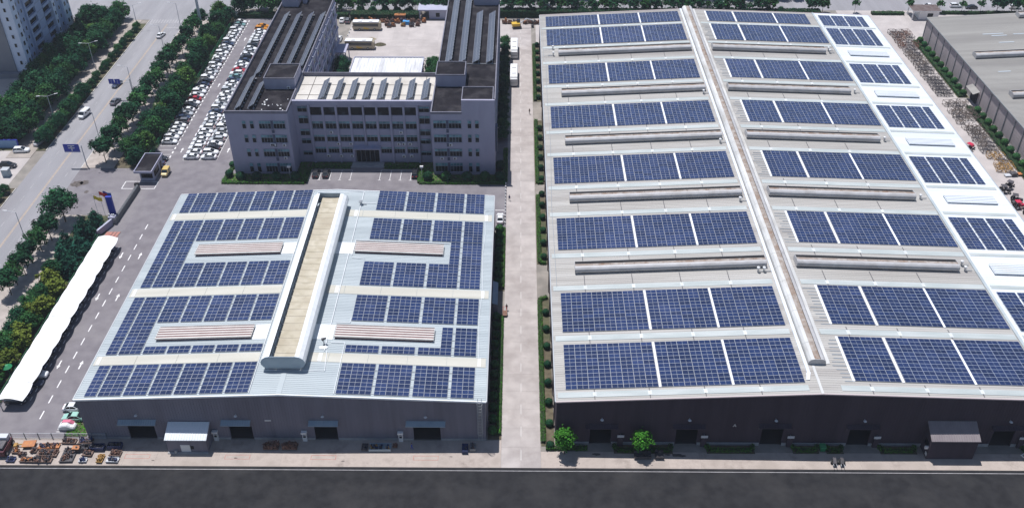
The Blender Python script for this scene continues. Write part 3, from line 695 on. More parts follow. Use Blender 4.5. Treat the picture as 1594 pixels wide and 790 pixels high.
# ridge monitor
t = thing('ridge_vent', 'long narrow beige ridge vent with stained top on the largest warehouse', 'roof vent', (57.3, 0, 13.95))
Y0, Y1 = 133.9, 308.2; n = 36; dy = (Y1 - Y0) / n
pr = [(-1.55, 0), (-1.7, .4), (-1.62, .85), (-1.2, 1.25), (-.6, 1.4), (-.6, 1.3), (-1.1, 1.15), (-1.5, .8), (-1.56, .42), (-1.4, 0)]
me = MB().pry(pr[::-1], .02, dy - .02).mesh('side_shell', M['monit'])
me2 = MB().pry([(-x, z) for x, z in pr], .02, dy - .02).mesh('side_shell', M['vent'])
me3 = MB().pry([(-.58, 1.12), (0, 1.22), (.58, 1.12), (.58, 1.18), (0, 1.28), (-.58, 1.18)], .02, dy - .02).mesh('top_sheet', M['rusty'])
for k in range(n):
    for q, nm in ((me, 'side_shell'), (me2, 'side_shell'), (me3, 'top_sheet')): put(nm, q, t, (0, Y0 + k * dy, rnd.uniform(0, .015)))
MB().pry([(-1.4, 0), (1.4, 0), (1.7, .4), (1.62, .85), (1.2, 1.27), (.6, 1.42), (-.6, 1.42), (-1.2, 1.27), (-1.62, .85), (-1.7, .4)], Y0 - .1, Y0 - .005).obj('end_cap', M['vent'], t)
MB().box(-1.1, Y0 - .25, -.35, 1.1, Y0 + .5, .15).obj('base_kerb', M['blueroof'], t)
mb = MB(); strip(mb, 59.05, 59.9, rz, 134, RY1, .12); mb.obj('ridge_flashing', M['monit'], RW)
mb = MB(); strip(mb, 56.2, 56.7, rz, RY0 - .2, 133.4, .1); mb.obj('ridge_cap', M['monit'], RW)
# ventilator pairs by the cable tray and by the valley
def vent_pair(label, x, y, s, n=2):
    t = thing('roof_ventilator', label, 'ventilator', (x, y, rz(x)), group='small white exhaust ventilators')
    for k in range(n):
        MB().tube((k * 1.25 * -s, 0, 0), (k * 1.25 * -s, 0, .8), .17, 8).obj('stack', M['galv'], t); MB().tube((k * 1.25 * -s, 0, .8), (k * 1.25 * -s, 0, 1.25), .3, 10, r2=.36).tube((k * 1.25 * -s, 0, 1.25), (k * 1.25 * -s, 0, 1.45), .36, 10, r2=.08).obj('cowl', M['ac'], t)
    mb = MB().tube((-(n - 1) * 1.25 * s, 0, .25), (1.6 * s, 0, .25), .09); mb.obj('feed_pipe', M['galv'], t)
    for k, yy in enumerate((0,)): pass
for i, y in enumerate((162.8, 190.2, 218.0, 246.0)):
    vent_pair('white ventilator beside the ridge cable tray, %s from the front' % ORD[i], 53.2, y, 1, 2 if i == 0 else 1)
for i, y in enumerate((164.9, 166.9, 193.4, 221.3, 249, 276.2, 277.8)):
    vent_pair('white ventilator beside the valley of the white bay, %s from the front' % ORD[i], 97.6, y, 1, 1)
vent_pair('white ventilator pair at the far left eave of the largest warehouse, rear', 11.0, 280.3, -1, 1); vent_pair('white ventilator pair at the far left eave of the largest warehouse, nearer', 11.0, 275.6, -1, 1)
mb = MB()
for a, b in (((7.9, 308), (7.9, 272)), ((7.9, 279.8), (10.6, 279.8)), ((7.9, 275.4), (10.6, 275.4)), ((8.6, 272), (8.4, 250)), ((8.4, 250), (8.7, 220)), ((8.7, 220), (8.2, 190)), ((8.2, 190), (8.5, 160))): mb.tube((a[0], a[1], rz(a[0]) + .15), (b[0], b[1], rz(b[0]) + .15), .06)
mb.obj('conduit', M['galv'], RW)
# front wall fittings
for i, (x0, x1, zt) in enumerate(ops): door_canopy(RW, x0 - .9, x1 + 1.2, RY0 - .05, zt + 1.4, zt + .95, .9, M['rwwall'], M['steel'])
for x in (16.1, 32.6, 48.9, 65.6, 93.0): dome_lamp(RW, x, RY0 - .05, 7.3, M['lamp'])
for i, x in enumerate((19.9, 35.9, 52.4, 68.9, 96.6)):
    t = thing('switch_cabinet', 'dark cabinet under a white sign plate by the %s door of the brown front' % ORD[i], 'cabinet', (x, RY0 - .3, .05), group='dark cabinets on the brown front')
    MB().box(-.5, -.25, 0, .5, .25, 2.2).obj('case', M['rwwall'], t); MB().box(-.65, -.3, 2.45, .65, -.2, 3.05).obj('sign_plate', M['lamp'], t); MB().box(-.05, -.2, 2.2, .05, .25, 3.0).obj('stand', M['steel'], t)
def text_obj(txt, size, m, parent, loc, rot, depth=.01):
    cu = bpy.data.curves.new('lettering', 'FONT'); cu.body = txt; cu.size = size; cu.extrude = depth; cu.align_x = 'CENTER'; cu.align_y = 'CENTER'
    tmp = bpy.data.objects.new('lettering', cu); C.objects.link(tmp)
    me = bpy.data.meshes.new_from_object(tmp); bpy.data.objects.remove(tmp)
    me.materials.clear(); me.materials.append(m)
    return put('lettering', me, parent, loc, rot)
text_obj('A', 1.0, M['ac'], RW, (41.4, RY0 - .075, 5.4), (R(90), 0, 0))
# brown annex in front of the right warehouse
t, a, b = shed('dark brown lean-to annex with sloping roof against the brown front wall', 77.8, 86.6, 122.9, 126.1, 5.05, 6.9, M['rwwall'], mat('brown_roof_sheet', (.21, .18, .19), .6, (.245, .215, .22), .6), rib=.45)
MB().box(-a - .05, -.9, 2.2, -a - .003, .6, 3.6).obj('window', M['win'], t); MB().box(-a - .7, -1.3, 2.4, -a - .06, -.95, 3.0).obj('air_conditioner', M['ac'], t)
MB().box(-a - .04, -b + .2, .5, -a - .003, -b + .9, 1.3).obj('notice_board', M['ac'], t)

# ------------------------------------------------------------------ office block (two wings and a linking range)
OF = thing('office_building', 'U-shaped grey office block with two flat-roofed wings and a linking range', 'building')
RZ = 18.9; PZ = 19.55
MB().box(-78.3, 224, 0, -61.5, 303.5, RZ, 0, 1).obj('wall', [M['office'], M['tar']], OF)
MB().box(-61.5, 230.6, 0, -23.3, 247.6, 18.4, 0, 1).obj('wall', [M['office'], M['pale']], OF)
MB().box(-23.3, 224, 0, -6.2, 303.5, RZ, 0, 1).obj('wall', [M['office'], M['tar']], OF)
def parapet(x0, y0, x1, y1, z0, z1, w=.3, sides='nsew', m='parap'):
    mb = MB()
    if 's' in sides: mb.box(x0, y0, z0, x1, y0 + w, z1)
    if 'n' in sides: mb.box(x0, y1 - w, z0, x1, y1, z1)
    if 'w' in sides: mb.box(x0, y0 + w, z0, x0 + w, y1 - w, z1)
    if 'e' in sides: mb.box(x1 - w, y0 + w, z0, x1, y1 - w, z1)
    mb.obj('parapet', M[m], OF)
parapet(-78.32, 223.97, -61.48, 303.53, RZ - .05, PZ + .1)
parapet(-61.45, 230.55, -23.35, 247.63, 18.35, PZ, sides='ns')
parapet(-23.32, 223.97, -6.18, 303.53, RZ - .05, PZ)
# stair heads and the taller front corner
def stairhead(x0, y0, x1, y1, z):
    MB().box(x0, y0, RZ - .02, x1, y1, z - .3, 0, 1).obj('stair_head', [M['office'], M['tar']], OF)
    parapet(x0 - .02, y0 - .02, x1 + .02, y1 + .02, z - .32, z, .22)
stairhead(-70.5, 238.1, -61.9, 247.4, 22.3)
stairhead(-23.0, 240.0, -14.8, 248.6, 22.6)
stairhead(-15.0, 224.4, -6.6, 231.9, 23.1)
MB().box(-15.02, 223.9, 18.3, -6.17, 224.35, 23.1).obj('wall', M['office'], OF)
stairhead(-77.6, 297.2, -72.4, 303.2, 22.9); stairhead(-71.4, 300.0, -70.2, 303.2, 22.0); stairhead(-14.7, 298.9, -6.5, 303.3, 22.6)
# windows
def win_mesh(w, h, nx, ny, d=.07, fw=.06):
    f = MB(); f.box(-w / 2, -d, 0, w / 2, 0, fw).box(-w / 2, -d, h - fw, w / 2, 0, h)
    for k in range(nx + 1):
        x = -w / 2 + fw / 2 + k * (w - fw) / nx; f.box(x - fw / 2, -d, fw + .002, x + fw / 2, 0, h - fw - .002)
    for z in ny: f.box(-w / 2 + fw, -d + .012, z - .04, w / 2 - fw, -.002, z + .04)
    zt = ny[0] if ny else h * .7
    g = MB().box(-w / 2 + .02, -d + .045, .02, w / 2 - .02, -.001, zt).box(-w / 2 + .02, -d + .04, zt + .001, w / 2 - .02, -.001, h - .02, 1)
    return f.mesh('window', M['winf']), g.mesh('pane', [M['win'], M['winteal']])
WM = {}
def window(par, x, y, z, w, h, nx=3, ny=(.72,), face='s', d=.07):
    key = (round(w, 2), round(h, 2), nx, tuple(ny), d)
    if key not in WM: WM[key] = win_mesh(w, h, nx, [h * q for q in ny], d)
    f, g = WM[key]
    o = put('window', f, par, (x, y, z), (0, 0, {'s': 0, 'e': R(90), 'w': R(-90), 'n': R(180)}[face]))
    put('pane', g, o)
    return o
FL = ((1.0, 3.9), (5.95, 8.35), (10.35, 12.75), (14.65, 17.0))
for x0, dz in ((-73.5, -.3), (-13.0, 0)):
    for z0, z1 in FL:
        for dx in (0, 2.1): window(OF, x0 + dx if x0 < -50 else x0 + dx * .95, 223.93, z0 + dz, 1.05, z1 - z0, 1, (.62,))
for x0, x1, dz in ((-69.5, -62.4, -.3), (-22.7, -15.15, 0)):
    for k, (z0, z1) in enumerate(FL):
        xm = (x0 + x1) / 2; w = (x1 - x0) / 2 - .35
        for xx in (x0 + w / 2, x1 - w / 2): window(OF, xx, 223.93, z0 + dz, w, z1 - z0, 4, (.66,))
        bx('spandrel', (xm - .34, 223.82, z0 + dz - (1.3 if k else 0)), (xm + .34, 223.98, z1 + dz), M['winblue'], OF)
        bx('sill', (x0, 223.72, z0 + dz - .16), (x1, 223.92, z0 + dz - .02), M['office'], OF)
# linking range: piers, spandrels, glazing
XS = [-57.1 + 3.69 * k for k in range(9)]
for k, x in enumerate(XS):
    big = k in (0, 2, 4, 6, 8)
    if k == 4: MB().box(x - .2, 230.05, 5.3, x + .2, 230.58, 18.35).obj('pier', M['office'], OF)
    else: MB().box(x - .28, 229.9 if big else 230.15, 0, x + .28, 230.58, 18.35).obj('pier', M['office'], OF)
CF = ((3.0, 5.0), (6.75, 8.85), (10.75, 13.1), (15.05, 17.45))
for a, b in zip(XS[:-1], XS[1:]):
    xm = (a + b) / 2
    for k, (z0, z1) in enumerate(CF):
        if k == 0 and -46 < xm < -38.6: continue
        window(OF, xm, 230.5, z0, 3.05, z1 - z0, 3 if k else 4, (.7,))
        if k == 3: bx('recess_shade', (xm - 1.52, 230.40, z0 + .05), (xm + 1.52, 230.43, z1 - .02), M['win'], OF)  # flat dark sheet before the top windows, painting the shade of a recess
    for z0, z1 in ((.3, 2.95), (5.05, 6.7), (8.9, 10.7), (13.15, 15.0), (17.5, 19.5)):
        if z0 < 5 and -46 < xm < -38.6: continue
        bx('spandrel', (a + .282, 230.3, z0), (b - .282, 230.56, z1), M['office'], OF)
bx('cornice', (-61.4, 229.95, 18.36), (-23.4, 230.54, 19.6), M['office'], OF)
for xm, w in ((-59.0, 2.6), (-25.7, 2.9)):
    for z0, z1 in ((2.3, 3.6), (6.0, 7.6), (8.6, 10.6), (12.3, 14.8), (15.9, 17.6)): window(OF, xm, 230.55, z0, w, z1 - z0, 2, (.7,))
# entrance
MB().box(-45.4, 230.2, .35, -38.9, 230.5, 5.1).obj('entrance_glazing', M['win'], OF)
mb = MB()
for k in range(6): mb.box(-45.4 + k * 1.28, 230.1, .35, -45.3 + k * 1.28, 230.19, 5.0)
mb.obj('entrance_mullion', M['steel'], OF)
MB().box(-46, 228.6, 5.1, -38.3, 230.3, 5.35).obj('entrance_canopy', M['office'], OF)
MB().box(-46.6, 228.0, 0, -37.7, 230.1, .32).box(-46.9, 227.4, 0, -37.4, 228.0, .17).obj('entrance_step', M['plinth'], OF)
# courtyard flank of the left wing and street flank of the right wing
for k in range(9):
    y = 250.6 + k * 5.9
    for z0, z1 in FL: window(OF, -61.47, y, z0 + .2, 3.9, z1 - z0 - .3, 3, (.7,), 'e', .12)
    MB().box(-61.49, y - 2.75, 0, -60.95, y - 2.35, 18.6).obj('pier', M['officel'], OF)
for z in (4.4, 9.0, 13.5, 17.6): bx('string_course', (-61.49, 247.7, z), (-61.1, 303.3, z + .5), M['officel'], OF)
for k in range(12):
    y = 228 + k * 6.2
    for z0, z1 in FL[1:]: window(OF, -6.17, y, z0, 2.4, z1 - z0, 2, (.7,), 'e', .1)
    for z0, z1 in FL[1:]: window(OF, -78.33, y, z0, 2.4, z1 - z0, 2, (.7,), 'w', .1)
MB().box(-61.0, 292.5, 4.6, -57.6, 299.5, 4.9).box(-57.9, 292.7, 0, -57.6, 293.0, 4.6).box(-57.9, 299, 0, -57.6, 299.3, 4.6).obj('porch', M['office'], OF)
MB().box(-6.15, 226.5, 6, -5.6, 229.0, 13.5).obj('lift_shaft_cover', M['winblue'], OF)
AC = MB().box(-.45, -.4, 0, .45, 0, .75, 0).box(-.28, -.43, .1, .16, -.402, .6, 1).mesh('air_conditioner', [M['ac'], M['dkiron']])
for i, (x, y, z) in enumerate([(-66.2, 223.9, 9.1), (-63.4, 223.9, 9.1), (-63.6, 223.9, 5.0), (-66.8, 223.9, 9.2), (-51.6, 230.2, 9.6), (-32.3, 230.2, 9.6), (-50, 230.2, 5.9), (-46.5, 230.2, 5.9), (-33.2, 230.2, 5.9), (-31.8, 230.2, 5.9), (-30, 230.2, 5.9), (-53.2, 230.2, 2.0), (-49.6, 230.2, 2.0), (-46.6, 230.2, 2.0), (-32, 230.2, 1.9), (-29.8, 230.2, 2.0),
             (-20.7, 223.9, 5.1), (-17.2, 223.9, 5.1), (-18.2, 223.9, 9.4), (-63.7, 238, 19.2)]):
    put('air_conditioner', AC, OF, (x, y, z))
# roof clutter
mb = MB()
for k in range(15):
    x = rnd.uniform(-69.5, -62.5); y = rnd.uniform(225.2, 232.5); s = rnd.uniform(.10, .24)
    mb.box(x - s, y - s, RZ, x + s, y + s, RZ + rnd.uniform(.05, .25))
mb.obj('loose_block', M['ac'], OF, stuff=True)
for x in (-57.9, -49.9, -41.9, -33.9, -26.2): bx('screed_joint', (x, 231.1, 18.41), (x + .18, 247.1, 18.43), M['stain'], OF)
for y in (235.6, 241.8): bx('screed_joint', (-61, y, 18.44), (-23.8, y + .18, 18.46), M['stain'], OF)
for (x, y, w) in ((-22.9, 254.6, 16.4), ): bx('roof_pipe', (x, y, RZ), (x + w, y + .12, RZ + .14), M['galv'], OF)
# tilted solar racks on the office roofs
def rack(label, x0, x1, y0, y1, z, rise=1.15, lift=.35, inner='M'):
    xc, yc = (x0 + x1) / 2, (y0 + y1) / 2
    t = thing('solar_rack', label, 'solar rack', (xc, yc, z), group='tilted solar racks on the office roof')
    L_ = y1 - y0; n = max(1, int(round(L_ / 1.05))); dy = L_ / n; w = (x1 - x0); sl = math.hypot(w, rise)
    ang = -math.atan2(rise, w)
    me = RACKM.get((round(dy, 3), round(sl, 2)))
    if me is None:
        mb = MB(); mb.box(-sl / 2, -dy / 2 + .015, -.02, sl / 2, dy / 2 - .015, .02)
        for a, b in ((-sl / 2 + .05, -.03), (.03, sl / 2 - .05)): mb.quad((a, -dy / 2 + .06, .024), (b, -dy / 2 + .06, .024), (b, dy / 2 - .06, .024), (a, dy / 2 - .06, .024), 1)
        me = mb.mesh('solar_panel', [M['frame'], M['rackglass']]); RACKM[(round(dy, 3), round(sl, 2))] = me
    for k in range(n): put('solar_panel', me, t, (0, -L_ / 2 + (k + .5) * dy, lift + rise / 2), (0, ang, 0))
    mb = MB()
    for k in range(0, n + 1, 2):
        y = -L_ / 2 + k * dy; y = min(max(y, -L_ / 2 + .1), L_ / 2 - .1)
        mb.tube((w / 2 - .15, y, 0), (w / 2 - .15, y, lift + rise - .12), .05, 4).tube((-w / 2 + .15, y, 0), (-w / 2 + .15, y, lift), .05, 4).box(-w / 2, y - .2, 0, -w / 2 + .45, y + .2, .22).box(w / 2 - .4, y - .2, 0, w / 2 + .05, y + .2, .22)
    mb.obj('stand', M['galv'], t)
    return t
RACKM = {}
for i, x in enumerate((-75.4, -71.5, -67.6, -63.9)):
    rack('long tilted solar rack on the left office wing roof, %s from the left' % ORD[i], x, x + 1.85, 250.5 if i else 246.0, 290, RZ)
rack('tilted solar rack near the front corner of the left office wing, outer one', -76.0, -74.2, 225.6, 244.5, RZ); rack('tilted solar rack near the front corner of the left office wing, inner one', -72.6, -70.8, 226.5, 241.0, RZ)
for i in range(8):
    x = -54.9 + i * 4.03; rack('short tilted solar rack on the pale middle roof, %s from the left' % ORD[i], x, x + 1.9, 231.9, 243.6, 18.42)
for i, x in enumerate((-21.4, -17.4, -13.4, -9.4)):
    rack('long tilted solar rack on the right office wing, %s from the left' % ORD[i], x, x + 2.0, 254.6, (303, 303, 291.5, 291)[i], RZ)

# ------------------------------------------------------------------ other buildings
# white-roofed hall in the court
t = thing('hall', 'low hall with bright white ribbed roof behind the office block', 'building', (-42.3, 281, 0))
MB().box(-11.4, -13.0, 0, 11.0, 7.0, 4.9).obj('wall', M['officel'], t)
mb = MB()
n = 22; w = 22.6 / n
me = MB().pry([(-w / 2, 0), (w / 2, 0), (w / 2, .09), (w * .2, .1), (w * .12, .19), (-w * .12, .19), (-w * .2, .1), (-w / 2, .09)], -6.5, 7.2).mesh('roof_sheet', mat('white_painted_sheet', (.60, .61, .63), .6, (.72, .73, .75), .3, stretch=(1.4, .12, 1), big=(.36, .36, .37), bigscale=.4))
for k in range(n): put('roof_sheet', me, t, (-11.5 + (k + .5) * w, 0, 4.93 + rnd.uniform(0, .02)))
MB().box(-11.6, 7.2, 4.6, 11.2, 7.45, 5.4).box(-11.85, -6.6, 4.6, -11.6, 7.45, 5.3).box(11.1, -6.6, 4.6, 11.35, 7.45, 5.3).obj('parapet', M['officel'], t)
MB().box(-11.4, -13.2, 4.9, 11.0, -6.6, 5.05).obj('rear_roof', M['patch'], t)
# taupe warehouse on the right
t = thing('warehouse', 'taupe warehouse with ribbed wall and grey roof on the far right', 'warehouse', (143.2, 150, 0))
GL = 165.4; gs = .055
bx('side_wall', (0, 0, 0), (.3, GL, 8.05), M['grwall'], t)
MB().hexa([(.3, GL - .3, 0), (90, GL - .3, 0), (90, GL, 0), (.3, GL, 0), (.3, GL - .3, 8.0), (90, GL - .3, 8.0 + 90 * gs), (90, GL, 8.0 + 90 * gs), (.3, GL, 8.0)]).obj('end_wall', M['grwall'], t)
mb = MB(); roof_slope(mb, -.25, 8.25, 90, 8.25 + 90 * gs, -1, GL + .2); mb.obj('roof_slope', M['grroof'], t)
mb = MB(); roof_ribs(mb, -.2, 8.25, 90, 8.25 + 90 * gs, 0, GL, .75, .08, .05); mb.obj('roof_rib', M['grroof'], t, stuff=True)
for k in range(30): bx('wall_pilaster', (-.22, 2 + k * 5.62, 0), (-.002, 2.3 + k * 5.62, 8.0), M['steel'], t)
mb = MB(); y = .4
while y < GL:
    mb.box(-.05, y - .06, .3, -.003, y + .06, 7.95); y += .7
mb.obj('wall_rib', M['grwall'], t, stuff=True)
bx('plinth', (-.12, 0, 0), (-.055, GL, .5), M['plinth'], t); bx('gutter', (-.5, -1, 7.9), (-.26, GL + .1, 8.28), M['steel'], t)
bx('doorway', (-.3, 116.5, .05), (-.225, 121, 3.6), M['black'], t); MB().hexa([(-2.2, 115.8, 3.7), (-.2, 115.8, 4.5), (-.2, 121.6, 4.5), (-2.2, 121.6, 3.7), (-2.2, 115.8, 3.8), (-.2, 115.8, 4.6), (-.2, 121.6, 4.6), (-2.2, 121.6, 3.8)]).obj('door_canopy', M['grroof'], t)
mb = MB()
for k in range(70):
    x = rnd.uniform(6, 60); y = rnd.choice((20, 45, 70, 95, 120, 145)) + rnd.uniform(-5, 5); z = 8.25 + x * gs
    L_ = rnd.uniform(3, 7); mb.hexa([(x, y, z), (x + L_, y, z + L_ * gs), (x + L_, y + .5, z + L_ * gs), (x, y + .5, z), (x, y, z + .07), (x + L_, y, z + L_ * gs + .07), (x + L_, y + .5, z + L_ * gs + .07), (x, y + .5, z + .07)])
mb.obj('roof_patch', mat('roof_bluish', (.38, .43, .47), .7), t)
for (x, y0, ln, w) in ((146.6, 281.3, 60, 'middle'), (146.9, 254.0, 60, 'nearest'), (172.6, 311, 50, 'farthest')):
    drum_vent('grey trough vent on the taupe warehouse roof, ' + w, x, x + ln, y0, lambda q: 8.25 + (q - 143.2) * gs, 'trough vents on the taupe roof')
# apartment tower
t = thing('apartment_tower', 'tall pale blue apartment tower with rows of dark windows', 'building', (-160.6, 284.6, 0))
TH = 58; fl = 3.0
MB().box(-30, .9, 0, -1.2, 38.2, TH).obj('core', M['towerb'], t)
for (y0, y1, xo, m_) in ((0, 3.4, 0, 'towerw'), (3.4, 8.6, -.7, 'towerb'), (8.6, 9.4, -.2, 'towerb'), (15.6, 20.2, -.5, 'towerb'), (26.0, 28.0, .1, 'towerw'), (28.0, 33.6, -.8, 'towerb'), (33.6, 38.4, 0, 'towerw')):
    MB().box(-6, y0 + .003, 0, xo, y1 - .003, TH).obj('facade_bay', M[m_], t)
MB().box(-10.5, -.5, 0, -4.2, .9, TH).obj('facade_bay', M['towerg'], t); MB().box(-4.2, -.1, 0, -.05, .9, TH).obj('facade_bay', M['towerw'], t); MB().box(-30, .0, 0, -10.5, .89, TH).obj('facade_bay', mat('tower_pale', (.50, .51, .55), .85), t)
MB().box(-11, -2.5, 0, -3, -.51, 1.6).obj('porch', M['towerg'], t)
wm = (MB().box(-.55, -.08, 0, .55, 0, 1.45).mesh('window', M['winf']), MB().box(-.46, -.1, .08, .46, -.081, 1.37).mesh('pane', M['win']))
wl = (MB().box(-.4, -.08, 0, .4, 0, 1.3).mesh('window', M['winf']), MB().box(-.32, -.1, .08, .32, -.081, 1.22).mesh('pane', M['win']))
def twin(me, x, y, z, rot=R(90)):
    o = put('window', me[0], t, (x, y, z), (0, 0, rot)); put('pane', me[1], o)
bal = MB().box(-.9, 0, 0, 0, 5.9, .95).mesh('balcony_front', M['towerw'])
for k in range(int(TH / fl)):
    z = 1.0 + k * fl
    if z > 38: break
    twin(wm, .003, 1.7, z); twin(wl, -.697, 4.6, z); twin(wl, -.697, 6.9, z)
    twin(wl, -.797, 29.4, z); twin(wl, -.797, 31.9, z); twin(wm, .003, 35.0, z); twin(wl, .003, 37.2, z); twin(wl, .103, 27.0, z)
    bx('balcony_recess', (-1.25, 9.5, z), (-1.15, 15.5, z + 1.9), M['win'], t); put('balcony_front', MB().box(-.5, 9.45, 0, -.35, 15.55, .95).mesh('balcony_front', M['towerb']), t, (0, 0, z - 1.0))
    bx('balcony_recess', (-1.25, 20.4, z), (-1.15, 25.9, z + 1.9), M['win'], t); put('balcony_front', MB().box(-.5, 20.3, 0, -.35, 25.95, .95).mesh('balcony_front', M['towerb']), t, (0, 0, z - 1.0))
    bx('floor_band', (-.49, 15.7, z - .75), (-.44, 20.1, z - .68), M['steel'], t)
    o = put('window', wl[0], t, (-2.0, -.103, z), (0, 0, 0)); put('pane', wl[1], o)
# guard house at the gate
t = thing('guard_house', 'small flat-roofed gate house with dark stained roof at the left entrance', 'building', (-101.9, 223.7, 0))
MB().box(-1.6, -3.4, 0, 2.2, 4.6, 3.2).obj('wall', M['officel'], t); MB().box(-2.4, -4.9, 3.2, 2.5, 5.0, 3.55, 0, 1).obj('roof', [M['officel'], M['tar']], t)
mb = MB()
for a in ((-2.42, -4.92, 2.52, -4.7), (-2.42, 4.8, 2.52, 5.02), (-2.42, -4.7, -2.2, 4.8), (2.3, -4.7, 2.52, 4.8)): mb.box(a[0], a[1], 3.5, a[2], a[3], 3.85)
mb.obj('parapet', M['office'], t)
MB().box(-1.2, -3.46, .9, 1.9, -3.4, 2.6).box(2.2, -2.8, .9, 2.26, 1.0, 2.6).box(2.2, 2.2, 0, 2.26, 3.4, 2.4).obj('window', M['win'], t)
mb = MB()
for k in range(9): mb.box(-2 + rnd.uniform(0, 4), -4 + rnd.uniform(0, 8), 3.56, -1.8 + rnd.uniform(0, 4), -3.8 + rnd.uniform(0, 8), 3.57)
# gate-side wall, long retractable gate, totem, flags
t = thing('retractable_gate', 'long dark grey folding gate drawn out across the left entrance', 'gate', (-103.2, 199.2, 0))
n = 28
me = MB().box(-.28, -.22, .15, .28, .22, 1.55).box(-.34, -.05, .05, .34, .05, 1.7).mesh('gate_section', M['steel'])
for k in range(n): put('gate_section', me, t, (.02 * k, .3 + k * .59, 0), (0, 0, R(8 * (-1) ** k)))
MB().box(-.4, 16.6, 0, .7, 17.3, 1.8).obj('drive_head', M['black'], t)
t = thing('wall', 'low grey curved wall between the gate and the white canopy', 'wall', (-104.6, 196.5, 0))
MB().hexa([(-1.6, -3.2, 0), (-1.2, -3.2, 0), (.9, 2.6, 0), (.5, 2.6, 0), (-1.6, -3.2, 1.7), (-1.2, -3.2, 1.7), (.9, 2.6, 1.7), (.5, 2.6, 1.7)]).obj('panel', M['office'], t)
MB().hexa([(-1.7, -3.3, 1.7), (-1.1, -3.3, 1.7), (1.0, 2.7, 1.7), (.4, 2.7, 1.7), (-1.7, -3.3, 1.82), (-1.1, -3.3, 1.82), (1.0, 2.7, 1.82), (.4, 2.7, 1.82)]).obj('coping', M['officel'], t)
t = thing('gate_plinth', 'grey stone plinth with ornaments in front of the blue totem', 'plinth', (-104.0, 200.2, 0))
MB().box(-.9, -.7, 0, .9, .7, 2.0).obj('base', M['office'], t); MB().tube((-.6, 0, 2), (-.6, 0, 2.7), .3, 8, r2=.15).tube((.5, 0, 2), (.5, 0, 2.6), .3, 8, r2=.15).tube((0, .2, 2), (0, .2, 2.5), .25, 8, r2=.12).obj('ornament', M['ac'], t)
t = thing('totem_sign', 'tall blue totem sign behind the gate plinth', 'sign', (-104.6, 202.3, 0))
MB().box(-.75, -.35, .3, .75, .35, 6.6).obj('panel', M['blue'], t); MB().box(-.85, -.45, 0, .85, .45, .3).obj('base', M['plinth'], t)
for i, (x, y, m_, lab) in enumerate(((-106.3, 203.5, 'flagblue', 'blue flag on a thin pole behind the blue totem'), (-107.2, 203.2, 'red', 'red flag on a thin pole by the blue totem'), (-107.9, 201.3, 'yellow', 'yellow flag on a thin pole, nearest of three'))):
    t = thing('flag_pole', lab, 'flag', (x, y, 0), group='flags by the gate')
    MB().tube((0, 0, 0), (0, 0, 7.6), .05, 6).obj('pole', M['ac'], t)
    mb = MB(); N_ = 6
    for k in range(N_):
        xa, xb = k * .33, (k + 1) * .33; za = -.12 * k; zb = -.12 * (k + 1); ya, yb = .15 * math.sin(k * 1.3), .15 * math.sin((k + 1) * 1.3)
        mb.hexa([(xa, ya, 6.4 + za), (xb, yb, 6.4 + zb), (xb, yb + .02, 6.4 + zb), (xa, ya + .02, 6.4 + za), (xa, ya, 7.5 + za), (xb, yb, 7.5 + zb), (xb, yb + .02, 7.5 + zb), (xa, ya + .02, 7.5 + za)])
    mb.obj('flag', M[m_], t)
pb = MB().box(-104.3, 191.5, .0, -100.8, 196.0, .05).obj('paved_patch', M['brick']); pb['kind'] = 'structure'
mb = MB()
for k in range(3): mb.hexa([(-103.4 + k * .9, 191.6, .052), (-103.2 + k * .9, 191.6, .052), (-102.4 + k * .9, 195.9, .052), (-102.6 + k * .9, 195.9, .052), (-103.4 + k * .9, 191.6, .06), (-103.2 + k * .9, 191.6, .06), (-102.4 + k * .9, 195.9, .06), (-102.6 + k * .9, 195.9, .06)])
mb.obj('paving_stripe', M['stain'], pb)
# carport canopy: eleven membrane bays
t = thing('carport_canopy', 'long white membrane carport with scalloped edge beside the yard road', 'canopy', (-101.3, 134.5, 0))
n = 11; dy = 55.6 / n
def canopy_bay():
    mb = MB(); NX, NY = 6, 8
    P = []
    for j in range(NY + 1):
        v = j / NY; sag = math.sin(math.pi * v)
        for i in range(NX + 1):
            u = i / NX; x = -2.35 + u * 4.95
            x += (.38 * sag - .15) * (1 if u > .5 else -.15) * abs(2 * u - 1) ** 2
            z = 2.75 + .50 * math.sin(math.pi * min(u * 1.05, 1)) - .35 * u + .10 * sag
            P.append((x, v * dy, z))
    m_ = len(P)
    mb.v += P + [(x, y, z - .03) for x, y, z in P]
    for j in range(NY):
        for i in range(NX):
            a = j * (NX + 1) + i; q = (a, a + 1, a + NX + 2, a + NX + 1)
            mb.f.append(q); mb.m.append(0); mb.f.append(tuple(m_ + k for k in q[::-1])); mb.m.append(0)
    return mb.mesh('membrane', M['canopy'])
cb = canopy_bay(); cb.polygons.foreach_set('use_smooth', [True] * len(cb.polygons))
for k in range(n): put('membrane', cb, t, (rnd.uniform(-.04, .04), k * dy, rnd.uniform(-.05, .05)))
pm = MB().tube((-2.3, 0, 0), (-2.3, 0, 2.6), .1, 8).tube((-2.3, 0, 2.5), (2.1, 0, 2.45), .07, 6).tube((-2.3, 0, 1.4), (-.6, 0, 2.6), .05, 6).mesh('frame', M['galv'])
for k in range(n + 1): put('frame', pm, t, (0, k * dy + (.1 if k == 0 else -.1 if k == n else 0), 0))
